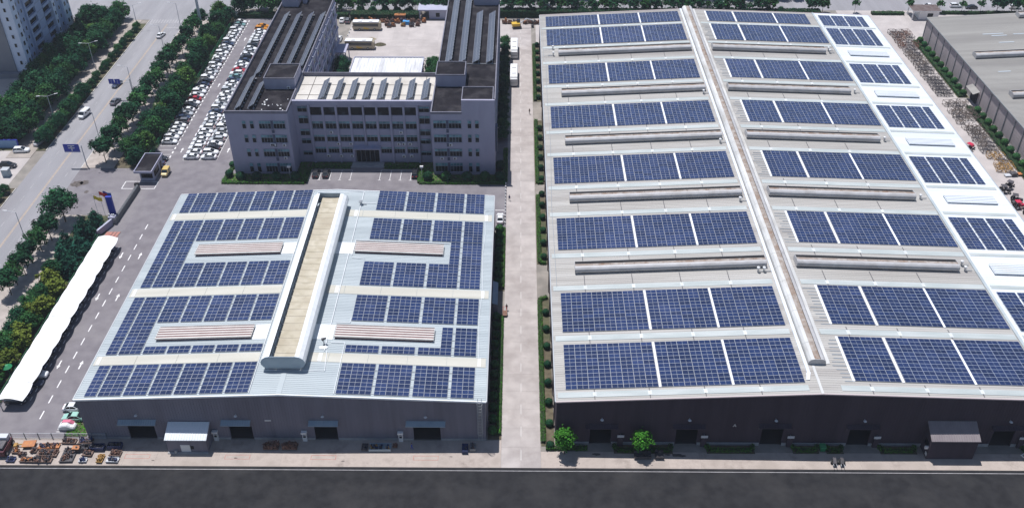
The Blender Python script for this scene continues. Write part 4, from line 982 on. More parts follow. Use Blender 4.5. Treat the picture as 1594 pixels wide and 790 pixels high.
# green mesh fence behind the beds
t = thing('mesh_fence', 'green mesh fence between the planting bed and the yard', 'fence', (-104.75, 100, 0))
mb = MB()
for k in range(34): mb.tube((0, k * 2.8, 0), (0, k * 2.8, 1.9), .06, 5)
mb.obj('post', M['green_p'], t)
for z in (.2, 1.0, 1.8): MB().tube((0, 0, z), (0, 92.4, z), .05, 5).obj('rail', M['green_p'], t)
mb = MB()
for k in range(560): mb.box(-.012, k * .165, .2, .012, k * .165 + .03, 1.8)
mb.obj('wire', M['green_p'], t, stuff=True)
t = thing('mesh_fence', 'green mesh fence along the left car park row', 'fence', (-104.6, 228, 0))
mb = MB()
for k in range(36): mb.tube((0, k * 2.8, 0), (0, k * 2.8, 1.9), .06, 5)
mb.obj('post', M['green_p'], t)
for z in (.2, 1.0, 1.8): MB().tube((0, 0, z), (0, 98, z), .05, 5).obj('rail', M['green_p'], t)
mb = MB()
for k in range(594): mb.box(-.012, k * .165, .2, .012, k * .165 + .03, 1.8)
mb.obj('wire', M['green_p'], t, stuff=True)
# bar fence at the front of the yard road
t = thing('bar_fence', 'low bar fence across the yard road behind the scrap pallets', 'fence', (-98.2, 126.85, 0))
for k in range(8): MB().box(k * 2.65 - .07, -.07, 0, k * 2.65 + .07, .07, 1.55).obj('post', M['steel'], t)
for z in (.15, 1.4): MB().box(-.05, -.03, z, 18.6, .03, z + .06).obj('rail', M['lamp'], t)
mb = MB()
for k in range(110): mb.box(k * .17 - .012, -.012, .2, k * .17 + .012, .012, 1.4)
mb.obj('bar', M['ac'], t, stuff=True)
# rear gate houses
t = thing('gate_house', 'grey gate house with wide flat roof behind the right office wing', 'building', (-31.0, 334.5, 0))
MB().box(-2, -2.2, 0, 5, 2.5, 3.4).obj('wall', M['officel'], t); MB().box(-6, -3, 3.4, 5.5, 3, 3.9).obj('roof', M['officel'], t); MB().box(-5.6, -2.7, 0, -5.2, -2.3, 3.4).box(-5.6, 2.3, 0, -5.2, 2.7, 3.4).obj('column', M['officel'], t); MB().box(.5, -2.26, .9, 1.9, -2.2, 2.4).obj('window', M['win'], t)
t = thing('gate_house', 'white gate house with dark roof beside the taupe warehouse', 'building', (149.5, 335.5, 0))
MB().box(-1.5, -2.4, 0, 5.5, 2.5, 3.2).obj('wall', M['ac'], t); MB().box(-4.5, -3, 3.2, 6, 3.2, 3.6, 0, 1).obj('roof', [M['ac'], mat('rust_roof', (.09, .06, .055), .8, (.13, .10, .095), .6)], t); MB().box(-4.2, -2.7, 0, -3.9, -2.4, 3.2).box(-4.2, 2.4, 0, -3.9, 2.7, 3.2).obj('column', M['ac'], t); MB().box(1.4, -2.46, .9, 3.4, -2.4, 2.4).obj('window', M['win'], t)
t = thing('hoarding', 'blue hoarding wall beside the corner lot', 'hoarding', (-148.5, 237.6, 0))
MB().box(-8, -.1, 0, 4, .1, 2.6).obj('panel', mat('hoarding_blue', (.16, .28, .45), .6), t); MB().box(-8.1, -.16, 2.6, 4.1, .16, 2.8).box(3.8, -.16, 0, 4.1, .16, 2.6).obj('frame', M['blue'], t)

# ------------------------------------------------------------------ vegetation
def leaves_mesh(name, m, pts, nrm, size, seed, jitter=.7):
    rs = np.random.RandomState(seed); n = len(pts)
    nr = nrm + rs.normal(0, jitter, (n, 3)); nr /= np.linalg.norm(nr, axis=1)[:, None] + 1e-9
    a = np.cross(nr, rs.normal(0, 1, (n, 3))); a /= np.linalg.norm(a, axis=1)[:, None] + 1e-9
    b = np.cross(nr, a); s = size * rs.uniform(.55, 1.25, n)[:, None]
    a = a * s; b = b * s * .72
    V = np.empty((n * 4, 3)); V[0::4] = pts - a; V[1::4] = pts - b * .9 + nr * s * .12; V[2::4] = pts + a; V[3::4] = pts + b * .9 + nr * s * .12
    me = bpy.data.meshes.new(name); me.vertices.add(n * 4); me.vertices.foreach_set('co', V.ravel())
    me.loops.add(n * 4); me.loops.foreach_set('vertex_index', np.arange(n * 4))
    me.polygons.add(n); me.polygons.foreach_set('loop_start', np.arange(0, n * 4, 4)); me.polygons.foreach_set('loop_total', np.full(n, 4))
    me.materials.append(m); me.update(calc_edges=True); return me
def crown(name, m, lobes, n, size, seed):
    """lobes: (x, y, z, rx, rz); leaves gather in clumps near each lobe's skin"""
    rs = np.random.RandomState(seed); P = []; Nn = []
    tot = sum(l[3] ** 2 for l in lobes)
    for (x, y, z, rx, rz_) in lobes:
        k = int(n * rx ** 2 / tot); nc = max(6, k // 26)
        d = rs.normal(0, 1, (nc, 3)); d /= np.linalg.norm(d, axis=1)[:, None]; d[:, 2] = np.where(d[:, 2] < -.55, -d[:, 2], d[:, 2])
        rad = rs.uniform(.72, 1.06, nc)[:, None]
        cc = d * rad * np.array([rx, rx, rz_])
        w = rs.randint(0, nc, k); off = rs.normal(0, .20 * rx, (k, 3))
        p = cc[w] + off; P.append(p + np.array([x, y, z])); q = p / np.array([rx, rx, rz_]); Nn.append(q + np.array([0, 0, .35]))
    return leaves_mesh(name, m, np.concatenate(P), np.concatenate(Nn), size, seed + 1)
def lobes_round(seed, r, z0, h):
    rs = random.Random(seed); L_ = [(0, 0, z0 + h * .5, r * .72, h * .46)]
    for k in range(6):
        a = k * 1.05 + rs.uniform(-.3, .3); d = r * rs.uniform(.42, .62); rr = r * rs.uniform(.36, .52)
        L_.append((d * math.cos(a), d * math.sin(a), z0 + h * rs.uniform(.28, .62), rr, rr * .85))
    L_.append((r * rs.uniform(-.2, .2), r * rs.uniform(-.2, .2), z0 + h * .82, r * .42, h * .2))
    return L_
def trunk_mesh(name, h, r, seed, spread):
    rs = random.Random(seed); mb = MB(); mb.tube((0, 0, 0), (.06, .04, h * .6), r, 7, r2=r * .72).tube((.06, .04, h * .58), (.02, -.03, h * 1.35), r * .7, 6, r2=r * .3)
    for k in range(5):
        a = k * 1.26 + rs.uniform(-.3, .3); z = h * (.62 + .1 * k); mb.tube((.05, .03, z), (spread * math.cos(a), spread * math.sin(a), z + spread * .9), r * .42, 5, r2=r * .12)
    return mb.mesh(name, M['bark'])
TREES = {}
def treekind(key, leaf, r, z0, h, n, size, seed, th, tr):
    TREES[key] = (crown('crown', LEAF[leaf], lobes_round(seed, r, z0, h), n, size, seed), trunk_mesh('trunk', th, tr, seed, r * .5))
for s in range(3): treekind('street%d' % s, 'mid' if s == 1 else 'dark', 3.3, 2.9, 4.7, 2300, .34, 20 + s, 3.2, .15)
for s in range(3): treekind('belt%d' % s, ('dark', 'mid', 'dark')[s], 4.2, .9, 6.4, 3300, .36, 40 + s, 2.6, .2)
treekind('belt3', 'olive', 3.7, .9, 5.9, 2800, .34, 47, 2.6, .2)
treekind('big', 'dark', 5.0, 2.4, 7.6, 3600, .38, 60, 3.8, .26)
treekind('yellow', 'yellow', 2.9, .4, 4.2, 1900, .32, 61, 1.6, .13)
treekind('bright', 'bright', 2.15, 2.1, 4.0, 3400, .24, 62, 2.2, .13)
treekind('far0', 'dark', 3.0, 1.9, 5.0, 1200, .45, 63, 3.0, .15); treekind('far1', 'mid', 2.5, 2.0, 4.0, 900, .45, 64, 2.8, .13)
treekind('thin', 'mid', 1.7, 2.4, 2.6, 420, .30, 66, 2.8, .07)
# blue-green conifers: a stack of ragged lobes
def lobes_cone(seed, r, h):
    rs = random.Random(seed); L_ = []
    for k in range(7):
        u = k / 6; rr = r * (1 - u) ** .8 * .62 + .35
        L_.append((rs.uniform(-.25, .25), rs.uniform(-.25, .25), .9 + u * (h - 1.4), rr, h * .12))
        for q in range(4 if k < 4 else 2):
            a = rs.uniform(0, 6.28); d = rr * rs.uniform(.6, .95); L_.append((d * math.cos(a), d * math.sin(a), .7 + u * (h - 1.6) + rs.uniform(-.3, .3), rr * .5, h * .07))
    return L_
TREES['conifer'] = (crown('crown', LEAF['blue'], lobes_cone(71, 3.9, 7.4), 3600, .30, 71), MB().tube((0, 0, 0), (0, 0, 6.4), .16, 6, r2=.03).mesh('trunk', M['bark']))
def plant(key, x, y, label, s=1.0, name='tree', cat='tree', group=None, z=.1):
    t = thing(name, label, cat, (x, y, z), rnd.uniform(0, 6.28), group)
    t.scale = (s, s, s * rnd.uniform(.93, 1.08)); c, tr = TREES[key]
    put('crown', c, t); put('trunk', tr, t)
    return t
# street trees on the yard side, by the road
ys = [170.5, 174.2, 178.0, 182.6, 187.4]
for i, y in enumerate(ys): plant('street%d' % (i % 3), -117.3 + rnd.uniform(-.3, .3), y, 'street tree on the pavement, %s in the row nearest the white canopy' % ORD[i], .82, 'street_tree', group='street trees')
plant('street0', -116.6, 192.0, 'taller street tree just before the dense crown near the entrance', .98, 'street_tree', group='street trees')
plant('big', -116.4, 200.3, 'largest dense street tree, at the near side of the left entrance', .92, 'street_tree', group='street trees')
ys = [229.5, 235.8, 242.0, 247.3, 252.6, 257.8, 263, 268.8, 274.4, 280, 286.6, 293.5, 300.6, 308, 315, 322.4]
for i, y in enumerate(ys): plant('street%d' % ((i * 2) % 3), -116.5 + i * .12 + rnd.uniform(-.3, .3), y, 'street tree along the road beyond the entrance, %s from the entrance' % ORD[i], (1.12 if i == 0 else 1) * rnd.uniform(.88, 1.05), 'street_tree', group='street trees')
# belt on the yard side, near part
for i, (k, x, y, s, lab) in enumerate((('conifer', -107.3, 197.6, .82, 'dark blue-green conifer nearest the flags'), ('conifer', -107.8, 191.6, 1.05, 'largest blue-green conifer beside the white canopy end'), ('conifer', -111, 188.2, .8, 'blue-green conifer next to the pavement'), ('conifer', -106.2, 185.3, .95, 'blue-green conifer touching the white canopy'),
        ('conifer', -109.3, 182.0, .85, 'blue-green conifer behind the first canopy bays'), ('conifer', -106.8, 178.5, .85, 'nearest blue-green conifer of the bed'), ('belt0', -109.5, 177.0, .7, 'dark bushy tree below the conifers'))): plant(k, x, y, lab, s, 'conifer' if k == 'conifer' else 'tree', group='trees beside the white canopy')
for i in range(12): plant(('yellow', 'yellow', 'belt1')[i % 3], -108.6 + (i % 2) * 1.7 + rnd.uniform(-.4, .4) - .8 * (i % 3 == 2), 173.5 - i * 3.0, 'yellow-green bushy tree in the bed beside the canopy, %s from the conifers' % ORD[i] if i % 3 != 2 else 'dark bushy tree among yellow-green ones beside the canopy, %s' % ('nearest the conifers', 'second from conifers', 'third from conifers', 'farthest from conifers')[i // 3], (.95, .95, .62)[i % 3], group='bed trees beside the canopy')
for i in range(9): plant('belt%d' % (i % 3), -109.8 + rnd.uniform(-.8, .8), 168 - i * 4.0, 'dark bushy tree on the pavement side of the bed, %s from the conifers' % ORD[i], .62, group='bed trees beside the canopy')
# belt beside the car park
for i, (x, y) in enumerate([(-107, 229), (-109, 232.5), (-106.6, 236), (-108.6, 240), (-106.3, 244), (-109.2, 247.5), (-106.4, 251), (-108.4, 255), (-106.2, 259), (-108.6, 263), (-106.5, 267.3), (-108.5, 272), (-106.6, 277), (-109, 282), (-107, 287.3), (-107.4, 293), (-109, 299), (-107.2, 304.4), (-108.6, 310), (-106.8, 316), (-108.5, 322), (-106, 327), (-110, 331)]):
    plant('belt%d' % (i % 3) if i % 5 != 2 else 'belt3', x, y, 'bushy tree in the belt beside the car park, %s from the gate house' % ordw(i), rnd.uniform(.72, .95), group='belt trees beside the car park')
# far-left belt in front of the tower
k = 0
for (x0, ya, yb, st) in ((-146.2, 241, 332, 5.6), (-151.0, 239.6, 332, 6.2), (-156.2, 241, 330, 6.6)):
    y = ya; row = {-146.2: 'kerb-side', -151.0: 'middle', -156.2: 'tower-side'}[x0]; i = 0
    while y < yb:
        if not (x0 < -155 and y > 302 and y < 312):
            plant('big' if (i % 4 == 1 and -155 < x0 < -150) else 'belt3' if (i * 3 + k) % 7 == 2 else 'belt%d' % ((i + k) % 3), x0 + rnd.uniform(-1.1, 1.1), y + rnd.uniform(-.8, .8), 'tree in the %s row of the tower belt, %s from the near end' % (row, ORD[i]), rnd.uniform(.78, 1.02), group='belt trees before the tower')
        y += st; i += 1
    k += 1
# shrubs on the far kerb strip
for i in range(26): plant('belt%d' % (i % 3), -137.9 + rnd.uniform(-.35, .35), 240 + i * 3.3 + rnd.uniform(-.5, .5), 'rounded shrub on the far kerb strip, %s from the near end' % ordw(i), rnd.uniform(.50, .68) if i < 10 else rnd.uniform(.30, .40), 'shrub', 'shrub', 'kerb strip shrubs')
for i in range(12): plant('belt%d' % (i % 3), -137.7 + rnd.uniform(-.4, .4), 213.5 - i * 3.6, 'leafy shrub on the near part of the far kerb strip, %s from the corner lot' % ORD[i], .38, 'shrub', 'shrub', 'kerb strip shrubs')
# trees at the rear
i = 0
for x in np.arange(-103, -64, 5.2):
    plant('belt1' if i % 3 else 'belt2', float(x), 336.8 + (i % 2) * 3.0, 'dense tree behind the car park, %s from the left' % ORD[i], 1.15, group='trees behind the car park'); i += 1
i = 0
for x in np.arange(-62, 97, 3.9):
    plant(('far1', 'far0', 'thin', 'far0')[i % 4], float(x), 338.2 + rnd.uniform(-.7, .7), 'roadside tree on the rear road, %s from the left' % ordw(i), rnd.uniform(.8, 1.08), group='rear road trees'); i += 1
for i, (x, k_) in enumerate(((110, 'far0'), (114, 'far1'), (126, 'thin'), (146, 'thin'), (157.5, 'thin'), (166, 'thin'), (173, 'thin'), (179, 'far0'), (184.5, 'far0'), (189, 'far1'))): plant(k_, x, 339.3, 'rear roadside tree beyond the largest warehouse, %s from the left' % ORD[i], 1.0, group='rear road trees')
i = 0
for x in np.arange(-60, 108, 6.2):
    plant(('far0', 'belt0', 'far0')[i % 3], float(x) + rnd.uniform(-1, 1), 352.5 + rnd.uniform(-.6, .6), 'dark tree on the far side of the rear road, %s from the left' % ordw(i), rnd.uniform(.8, 1.0), group='trees beyond the rear road'); i += 1
for i in range(36):
    x = -59 + i * 4.6
    if not -38 < x < -24: plant('belt0', x, 336.4, 'dark shrub behind the rear hedge, %s from the left' % ordw(i), rnd.uniform(.34, .46), 'shrub', 'shrub', 'shrubs along the rear hedge')
# two bright trees before the brown wall
plant('bright', 9.1, 123.7, 'bright green round tree at the front left corner of the brown warehouse', 1.0, z=.05)
plant('bright', 23.7, 123.9, 'bright green round tree between the first two brown doors', .97, z=.05)
# clipped hedges: leaf faces over a solid core
def hedge(label, segs, h, w, leaf='hedge', dens=26, size=.13, name='hedge', z=.0):
    """segs: list of ((x0,y0),(x1,y1)) centre lines"""
    c = MB(); P = []; Nn = []; rs = np.random.RandomState(len(label) * 37 + len(segs))
    cx_ = segs[0][0][0]; cy_ = segs[0][0][1]
    for (a, b) in segs:
        ax, ay, bx_, by = a[0] - cx_, a[1] - cy_, b[0] - cx_, b[1] - cy_
        L_ = math.hypot(bx_ - ax, by - ay); ux, uy = (bx_ - ax) / L_, (by - ay) / L_; nx, ny = -uy, ux; e = w / 2 - .12
        c.hexa([(ax - nx * e, ay - ny * e, 0), (bx_ - nx * e, by - ny * e, 0), (bx_ + nx * e, by + ny * e, 0), (ax + nx * e, ay + ny * e, 0),
                (ax - nx * e, ay - ny * e, h - .1), (bx_ - nx * e, by - ny * e, h - .1), (bx_ + nx * e, by + ny * e, h - .1), (ax + nx * e, ay + ny * e, h - .1)])
        n = int(L_ * (w + 2 * h) * dens); s = rs.uniform(0, L_, n); q = rs.uniform(0, w + 2 * h, n)
        off = np.where(q < h, -w / 2, np.where(q > h + w, w / 2, q - h - w / 2)); zz_ = np.where(q < h, q, np.where(q > h + w, q - h - w, h)) + rs.normal(0, .05, n)
        P.append(np.stack([ax + ux * s + nx * off, ay + uy * s + ny * off, zz_], 1) + rs.normal(0, .04, (n, 3)))
        side = np.where(q < h, -1, np.where(q > h + w, 1, 0)); Nn.append(np.stack([nx * side, ny * side, np.where(side == 0, 1, .4)], 1))
    t = thing(name, label, 'hedge', (cx_, cy_, z))
    put('foliage', leaves_mesh('foliage', LEAF[leaf], np.concatenate(P), np.concatenate(Nn), size, 5), t); c.obj('core', mat('hedge_core', (.015, .03, .008), .9), t)
    return t
hedge('bright low hedge along the left foot of the largest warehouse, front stretch', [((5.15, 126.3), (5.15, 169.5)), ((5.6, 124.9), (13.6, 124.9)), ((5.15, 169.5), (6.9, 170.4))], .75, .95)
hedge('bright low hedge along the left foot of the largest warehouse, middle stretch', [((5.4, 183.5), (5.4, 213.2)), ((5.4, 183.5), (7.0, 183.5))], .75, .9)
hedge('bright low hedge along the left foot of the largest warehouse, third stretch', [((5.4, 219.5), (5.4, 254.8)), ((5.4, 219.5), (7.0, 219.5))], .75, .9)
hedge('bright low hedge along the left foot of the largest warehouse, rear stretch', [((5.4, 267.5), (5.4, 309.5))], .75, .9)
for a, b in ((125.6, 170.5), (183.2, 213.6), (219.2, 255), (267.3, 310)): sheet('planting_bed', 4.75, a, 7.3, b, .10, M['soil'])
SB = None
def ball(leaf, r, seed, n=420, size=.16):
    rs = np.random.RandomState(seed); d = rs.normal(0, 1, (n, 3)); d /= np.linalg.norm(d, axis=1)[:, None]
    p = d * r * rs.uniform(.88, 1.04, n)[:, None]; p[:, 2] = p[:, 2] * .92 + r * .95
    return leaves_mesh('foliage', LEAF[leaf], p, d, size, seed, .35)
BALL = [(ball(l, 1.0, 80 + i, 520, .17), MB().tube((0, 0, 0), (0, 0, 1.1), .85, 10, r2=.8).tube((0, 0, 1.1), (0, 0, 1.65), .8, 10, r2=.35).mesh('core', mat('hedge_core', (.015, .03, .008)))) for i, l in enumerate(('dark', 'mid'))]
def bush(x, y, r, label, k=0, group='clipped round bushes', z=.1):
    t = thing('round_bush', label, 'bush', (x, y, z), rnd.uniform(0, 6), group); t.scale = (r, r, r * rnd.uniform(.9, 1.08))
    put('foliage', BALL[k][0], t); put('core', BALL[k][1], t)
i = 0
for a, b in ((125.3, 169), (185.5, 213.5), (221, 254), (269, 309)):
    y = a
    while y < b: bush(6.45, y, .82, 'clipped round bush along the largest warehouse left wall, %s from the front' % ordw(i)); i += 1; y += 5.6
# hedge boxes before the brown front
for i, (x0, x1, y0, y1) in enumerate(((18.6, 29.9, 124.0, 125.6), (36.4, 45.6, 124.1, 125.6), (52.9, 57.9, 124.2, 125.6), (59.3, 62.6, 124.2, 125.6), (69.6, 76.6, 124.2, 125.6), (97.0, 106, 124.2, 125.6))):
    sheet('planting_bed', x0, y0 - .2, x1, 126.0, .09, M['soil'])
    hedge('low hedge around a bed before the brown front, %s from the left' % ORD[i], [((x0 + .6, y0 + .4), (x1 - .6, y0 + .4)), ((x0 + .6, y0 + .4), (x0 + .1, y1 + .2)), ((x1 - .6, y0 + .4), (x1 - .1, y1 + .2))], .8, .8)
# strip right of the left warehouse
sheet('planting_bed', -5.6, 127.2, -3.0, 164.4, .09, M['soil']); sheet('planting_bed', -5.6, 172.9, -3.0, 198.5, .09, M['soil'])
hedge('dark low hedge between the left warehouse and the concrete road, near stretch', [((-3.5, 128.2), (-3.5, 163.5))], .8, .8); hedge('dark low hedge between the left warehouse and the concrete road, far stretch', [((-3.5, 173.5), (-3.5, 197.8))], .9, .8)
i = 0
for y in np.arange(128.8, 163.5, 3.1): bush(-4.75, float(y), .95, 'dark round bush beside the left warehouse flank, %s from the front' % ordw(i), 1); i += 1
for y in np.arange(174.8, 198, 3.1): bush(-4.55, float(y), 1.15, 'dark round bush beside the left warehouse flank, %s from the front' % ordw(i), 1); i += 1
# beds round the office front
for nm, x0, y0, x1, y1 in (('left', -81.0, 218.6, -57.9, 223.9), ('right', -27.1, 218.9, -3.0, 223.9)): sheet('lawn', x0, y0, x1, y1, .12, M['soil'])
sheet('lawn', -58.0, 226.7, -46.7, 230.2, .12, M['soil']); sheet('lawn', -37.6, 226.7, -27.0, 230.2, .12, M['soil']); sheet('lawn', -61.4, 222, -58.1, 230.4, .125, M['soil']); sheet('lawn', -27.2, 223.8, -23.4, 230.4, .125, M['soil'])
hedge('low hedge edging the lawn before the left office wing', [((-80.9, 219.2), (-58.3, 219.2)), ((-58.3, 219.2), (-58.3, 226.9)), ((-80.6, 219.2), (-79.4, 232))], .6, 1.2)
hedge('low hedge edging the lawn before the right office wing', [((-26.9, 219.4), (-3.4, 219.4)), ((-26.9, 219.4), (-26.9, 226.9)), ((-3.5, 219.4), (-3.5, 238))], .6, 1.2)
hedge('low hedge before the linking range, left of the entrance', [((-57.7, 227.4), (-46.9, 227.4))], .6, 1.4); hedge('low hedge before the linking range, right of the entrance', [((-37.3, 227.4), (-27.2, 227.4))], .6, 1.4)
# grass blades on the lawns
rs = np.random.RandomState(3); P = []
for x0, y0, x1, y1 in ((-80.9, 219.8, -58.9, 223.8), (-27, 220, -4, 223.8), (-57.9, 228.1, -46.7, 230.1), (-37.5, 228.1, -27.1, 230.1), (-61.3, 222.2, -58.9, 230.2), (-26.2, 223.9, -23.5, 230.2), (-88.2, 127.4, -84.0, 133.0), (-105.4, 198.5, -103.6, 203)):
    n = int((x1 - x0) * (y1 - y0) * 22); P.append(np.stack([rs.uniform(x0, x1, n), rs.uniform(y0, y1, n), np.full(n, .17)], 1))
P = np.concatenate(P); g = put('lawn_grass', leaves_mesh('lawn_grass', LEAF['hedge'], P, np.tile([0, 0, 1.], (len(P), 1)), .17, 9, .5)); g['kind'] = 'stuff'; g['label'] = 'short green lawn grass around the office block'
sheet('lawn', -88.3, 127.3, -83.9, 133.2, .1, M['soil'])
for i, x in enumerate((-76.0, -71.6, -66.2, -61.0)): bush(x, 220.9, 1.35, 'round clipped bush before the left office wing, %s from the left' % ORD[i])
bush(-79.6, 222.5, 1.1, 'round clipped bush at the left corner of the left office wing'); bush(-79.9, 227.5, 1.0, 'round bush beside the left flank of the left office wing')
for i, x in enumerate((-24.6, -19.6, -13.9, -9.0, -4.9)): bush(x, 220.9 + (i == 4) * .4, 1.45, 'round clipped bush before the right office wing, %s from the left' % ORD[i], i % 2)
bush(-4.9, 227.0, 1.4, 'round bush at the front right corner of the right office wing')
i = 0
for y in np.arange(243.5, 313, 5.0): plant('belt%d' % (i % 3), -4.6, float(y), 'dark rounded tree along the right flank of the office, %s from the front' % ORD[i], .5, group='trees along the office flank'); i += 1
for i, (x, y) in enumerate(((-57.6, 283), (-58.3, 288), (-57, 278), (-58, 273), (-29.0, 288), (-27.0, 285), (-28.5, 281), (-26.5, 277), (-27.5, 290))): plant('belt1' if x > -40 else 'belt0', x, y, 'bushy tree %s of the white-roofed hall, %s one' % (('left', ORD[i]) if x < -40 else ('right', ORD[i - 4])), .62 if x > -40 else .7, group='court trees')
for i, x in enumerate((-46.3, -44.2, -42, -39)): plant('belt1', x, 290.2, 'small bush behind the white hall, %s from the left' % ORD[i], .33, 'shrub', 'shrub', 'shrubs behind the hall')
# rear hedges
hedge('long dark hedge behind the court and its machinery', [((-62, 333.2), (-36.9, 333.2))], 2.3, 4.4, 'dark', 10, .24); hedge('long dark hedge behind the largest warehouse', [((-24, 335.4), (112, 335.4))], 2.6, 3.6, 'dark', 12, .26)
hedge('long dark hedge behind the car park', [((-104, 333.5), (-63, 333.5))], 1.8, 2.4, 'dark', 9, .24)
hedge('low hedge by the white rear gate house', [((132, 338), (144, 338))], 1.0, 2, 'mid', 10, .2); hedge('low hedge between rear road and taupe warehouse', [((158, 338.6), (205, 338.6))], 1.0, 1.6, 'mid', 10, .2)
# hedge and bushes at the taupe wall
hedge('green hedge at the foot of the taupe wall, rear stretch', [((140.2, 271.0), (140.2, 313.5))], .8, 1.5, 'mid', 14, .17); hedge('green hedge at the foot of the taupe wall, near stretch', [((140.2, 215), (140.2, 264.5))], .8, 1.5, 'mid', 14, .17)
i = 0
for y in list(np.arange(272.5, 314, 4.0)) + list(np.arange(217, 264, 4.0)): bush(141.3, float(y), 1.15, 'round bush at the foot of the taupe wall, %s along from the doorway' % ordw(i), 1); i += 1
sheet('planting_bed', 139.2, 215, 142.9, 264.8, .09, M['soil']); sheet('planting_bed', 139.2, 270.8, 142.9, 314, .09, M['soil'])

# ------------------------------------------------------------------ vehicles
def loft(mb, secs, m=0):
    """secs: list of rings (same count) along x; closed with caps"""
    n = len(secs[0]); o = len(mb.v)
    for r in secs: mb.v += r
    for i in range(len(secs) - 1):
        for k in range(n):
            j = (k + 1) % n; mb.f.append((o + i * n + k, o + i * n + j, o + (i + 1) * n + j, o + (i + 1) * n + k)); mb.m.append(m)
    mb.f.append(tuple(o + k for k in reversed(range(n)))); mb.m.append(m)
    mb.f.append(tuple(o + (len(secs) - 1) * n + k for k in range(n))); mb.m.append(m)
def ring(x, w, z0, z1, r=.12): return [(x, -w + r, z0), (x, w - r, z0), (x, w, z0 + r), (x, w, z1 - r * 1.3), (x, w - r * 1.2, z1), (x, -w + r * 1.2, z1), (x, -w, z1 - r * 1.3), (x, -w, z0 + r)]
def car_meshes(kind):
    b = MB(); g = MB()
    if kind == 'saloon':
        loft(b, [ring(-2.25, .70, .35, .72), ring(-2.1, .82, .24, .90), ring(-1.5, .88, .2, .96), ring(-.6, .89, .2, .95), ring(.7, .89, .2, .95), ring(1.5, .87, .2, .86), ring(2.05, .80, .24, .74), ring(2.25, .66, .34, .60)])
        P = [(-1.75, .92), (-.95, 1.40), (.15, 1.43), (1.15, .93)]
    else:
        loft(b, [ring(-2.2, .72, .4, .85), ring(-2.05, .86, .28, 1.05), ring(-1.4, .91, .24, 1.08), ring(.7, .91, .24, 1.06), ring(1.5, .89, .24, 1.0), ring(2.05, .82, .28, .88), ring(2.25, .68, .38, .70)])
        P = [(-2.05, 1.04), (-1.75, 1.60), (.10, 1.64), (1.05, 1.04)]
    wb, wt = .80, .62
    (xa, za), (xb, zb), (xc, zc), (xd, zd) = P
    g.hexa([(xa, -wb, za), (xd, -wb, zd), (xd, wb, zd), (xa, wb, za), (xb, -wt, zb), (xc, -wt, zc), (xc, wt, zc), (xb, wt, zb)])
    b.hexa([(xb - .08, -wt - .03, zb - .03), (xc + .08, -wt - .03, zc - .03), (xc + .08, wt + .03, zc - .03), (xb - .08, wt + .03, zb - .03), (xb + .05, -wt + .06, zb + .06), (xc - .08, -wt + .06, zc + .06), (xc - .08, wt - .06, zc + .06), (xb + .05, wt - .06, zb + .06)])
    for s in (-1, 1):
        xm = (xb + xc) / 2 - .1
        for (x0, z0, x1, z1) in ((xd, zd, xc, zc), (xa, za, xb, zb), (xm, za, xm, zb)): b.tube((x0, s * (wb + .01), z0), (x1, s * (wt + .01), z1), .05, 4)
        b.box(.75, s * .86, .92, .95, s * 1.02, 1.06) if s > 0 else b.box(.75, -1.02, .92, .95, -.86, 1.06)
    return b, g
WH = MB().tube((0, -.1, 0), (0, .1, 0), .33, 12, 0).tube((0, -.105, 0), (0, .105, 0), .19, 8, 1).mesh('wheel', [M['tyre'], M['galv']])
LIGHT = MB().box(-.04, -.2, -.07, .04, .2, .07).mesh('headlight', M['ac']); TAIL = MB().box(-.04, -.2, -.08, .04, .2, .08).mesh('tail_light', M['red'])
CM = {}
def car(colour, x, y, rot, label, kind='saloon', group=None, z=.017, name='parked_car', cat='car'):
    if (kind, colour) not in CM:
        b, g = car_meshes(kind); bm_ = b.mesh('body', PAINT[colour]); CM[(kind, colour)] = (bm_, g.mesh('window_glass', M['carglass']))
    t = thing(name, label, cat, (x, y, z), rot, group)
    b, g = CM[(kind, colour)]; put('body', b, t); put('window_glass', g, t)
    for wx in (-1.35, 1.38):
        for wy in (-.79, .79): put('wheel', WH, t, (wx, wy, .33))
    zl = .66 if kind == 'saloon' else .8
    for s in (-.5, .5): put('headlight', LIGHT, t, (2.13, s, zl - .03)); put('tail_light', TAIL, t, (-2.18, s, zl + .06))
    return t
CN = dict(white='white', silver='silver', black='black', grey='dark grey', navy='dark blue', red='red', teal='teal', mint='mint green', orange='orange', pink='pink', yellow='yellow')
def carname(c, k): return CN[c] + (' car' if k == 'saloon' else ' boxy car')
seqL = ['navy', 'black', None, None, 'white', 'white', 'white', 'white', 'white', 'grey', 'navy', 'silver', 'white', 'black', 'white', 'red', 'white', 'white', 'white', 'navy', 'black', 'white', 'white', 'silver', 'white', 'white', 'grey', 'white', 'white', 'white', 'silver', 'white', 'navy', 'white', 'white', 'white', 'white', 'white', 'silver', 'teal', 'white']
for i, c in enumerate(seqL):
    if c: 
        k = 'suv' if i % 4 == 1 else 'saloon'
        car(c, -101.85 + rnd.uniform(-.15, .15) + (0 if i > 1 else .3), 228.6 + i * 2.42 + (2.5 if i > 3 else 0), 0 if rnd.random() < .7 else math.pi, '%s, %s from near end of the parking row along the green fence' % (carname(c, k), ordw(i if i < 2 else i - 2)), k, 'cars in the car park row by the fence')
seqA = ['white'] * 7 + ['white', 'silver', 'white', 'white', 'navy', 'white', 'silver', 'white', 'white', 'white', 'silver', 'white', 'white', 'navy', 'teal', 'white', 'red', 'white', 'white', 'navy', 'black', 'white', 'silver', 'white', 'black', 'silver', 'white', 'white', 'white', 'white', 'orange', 'orange']
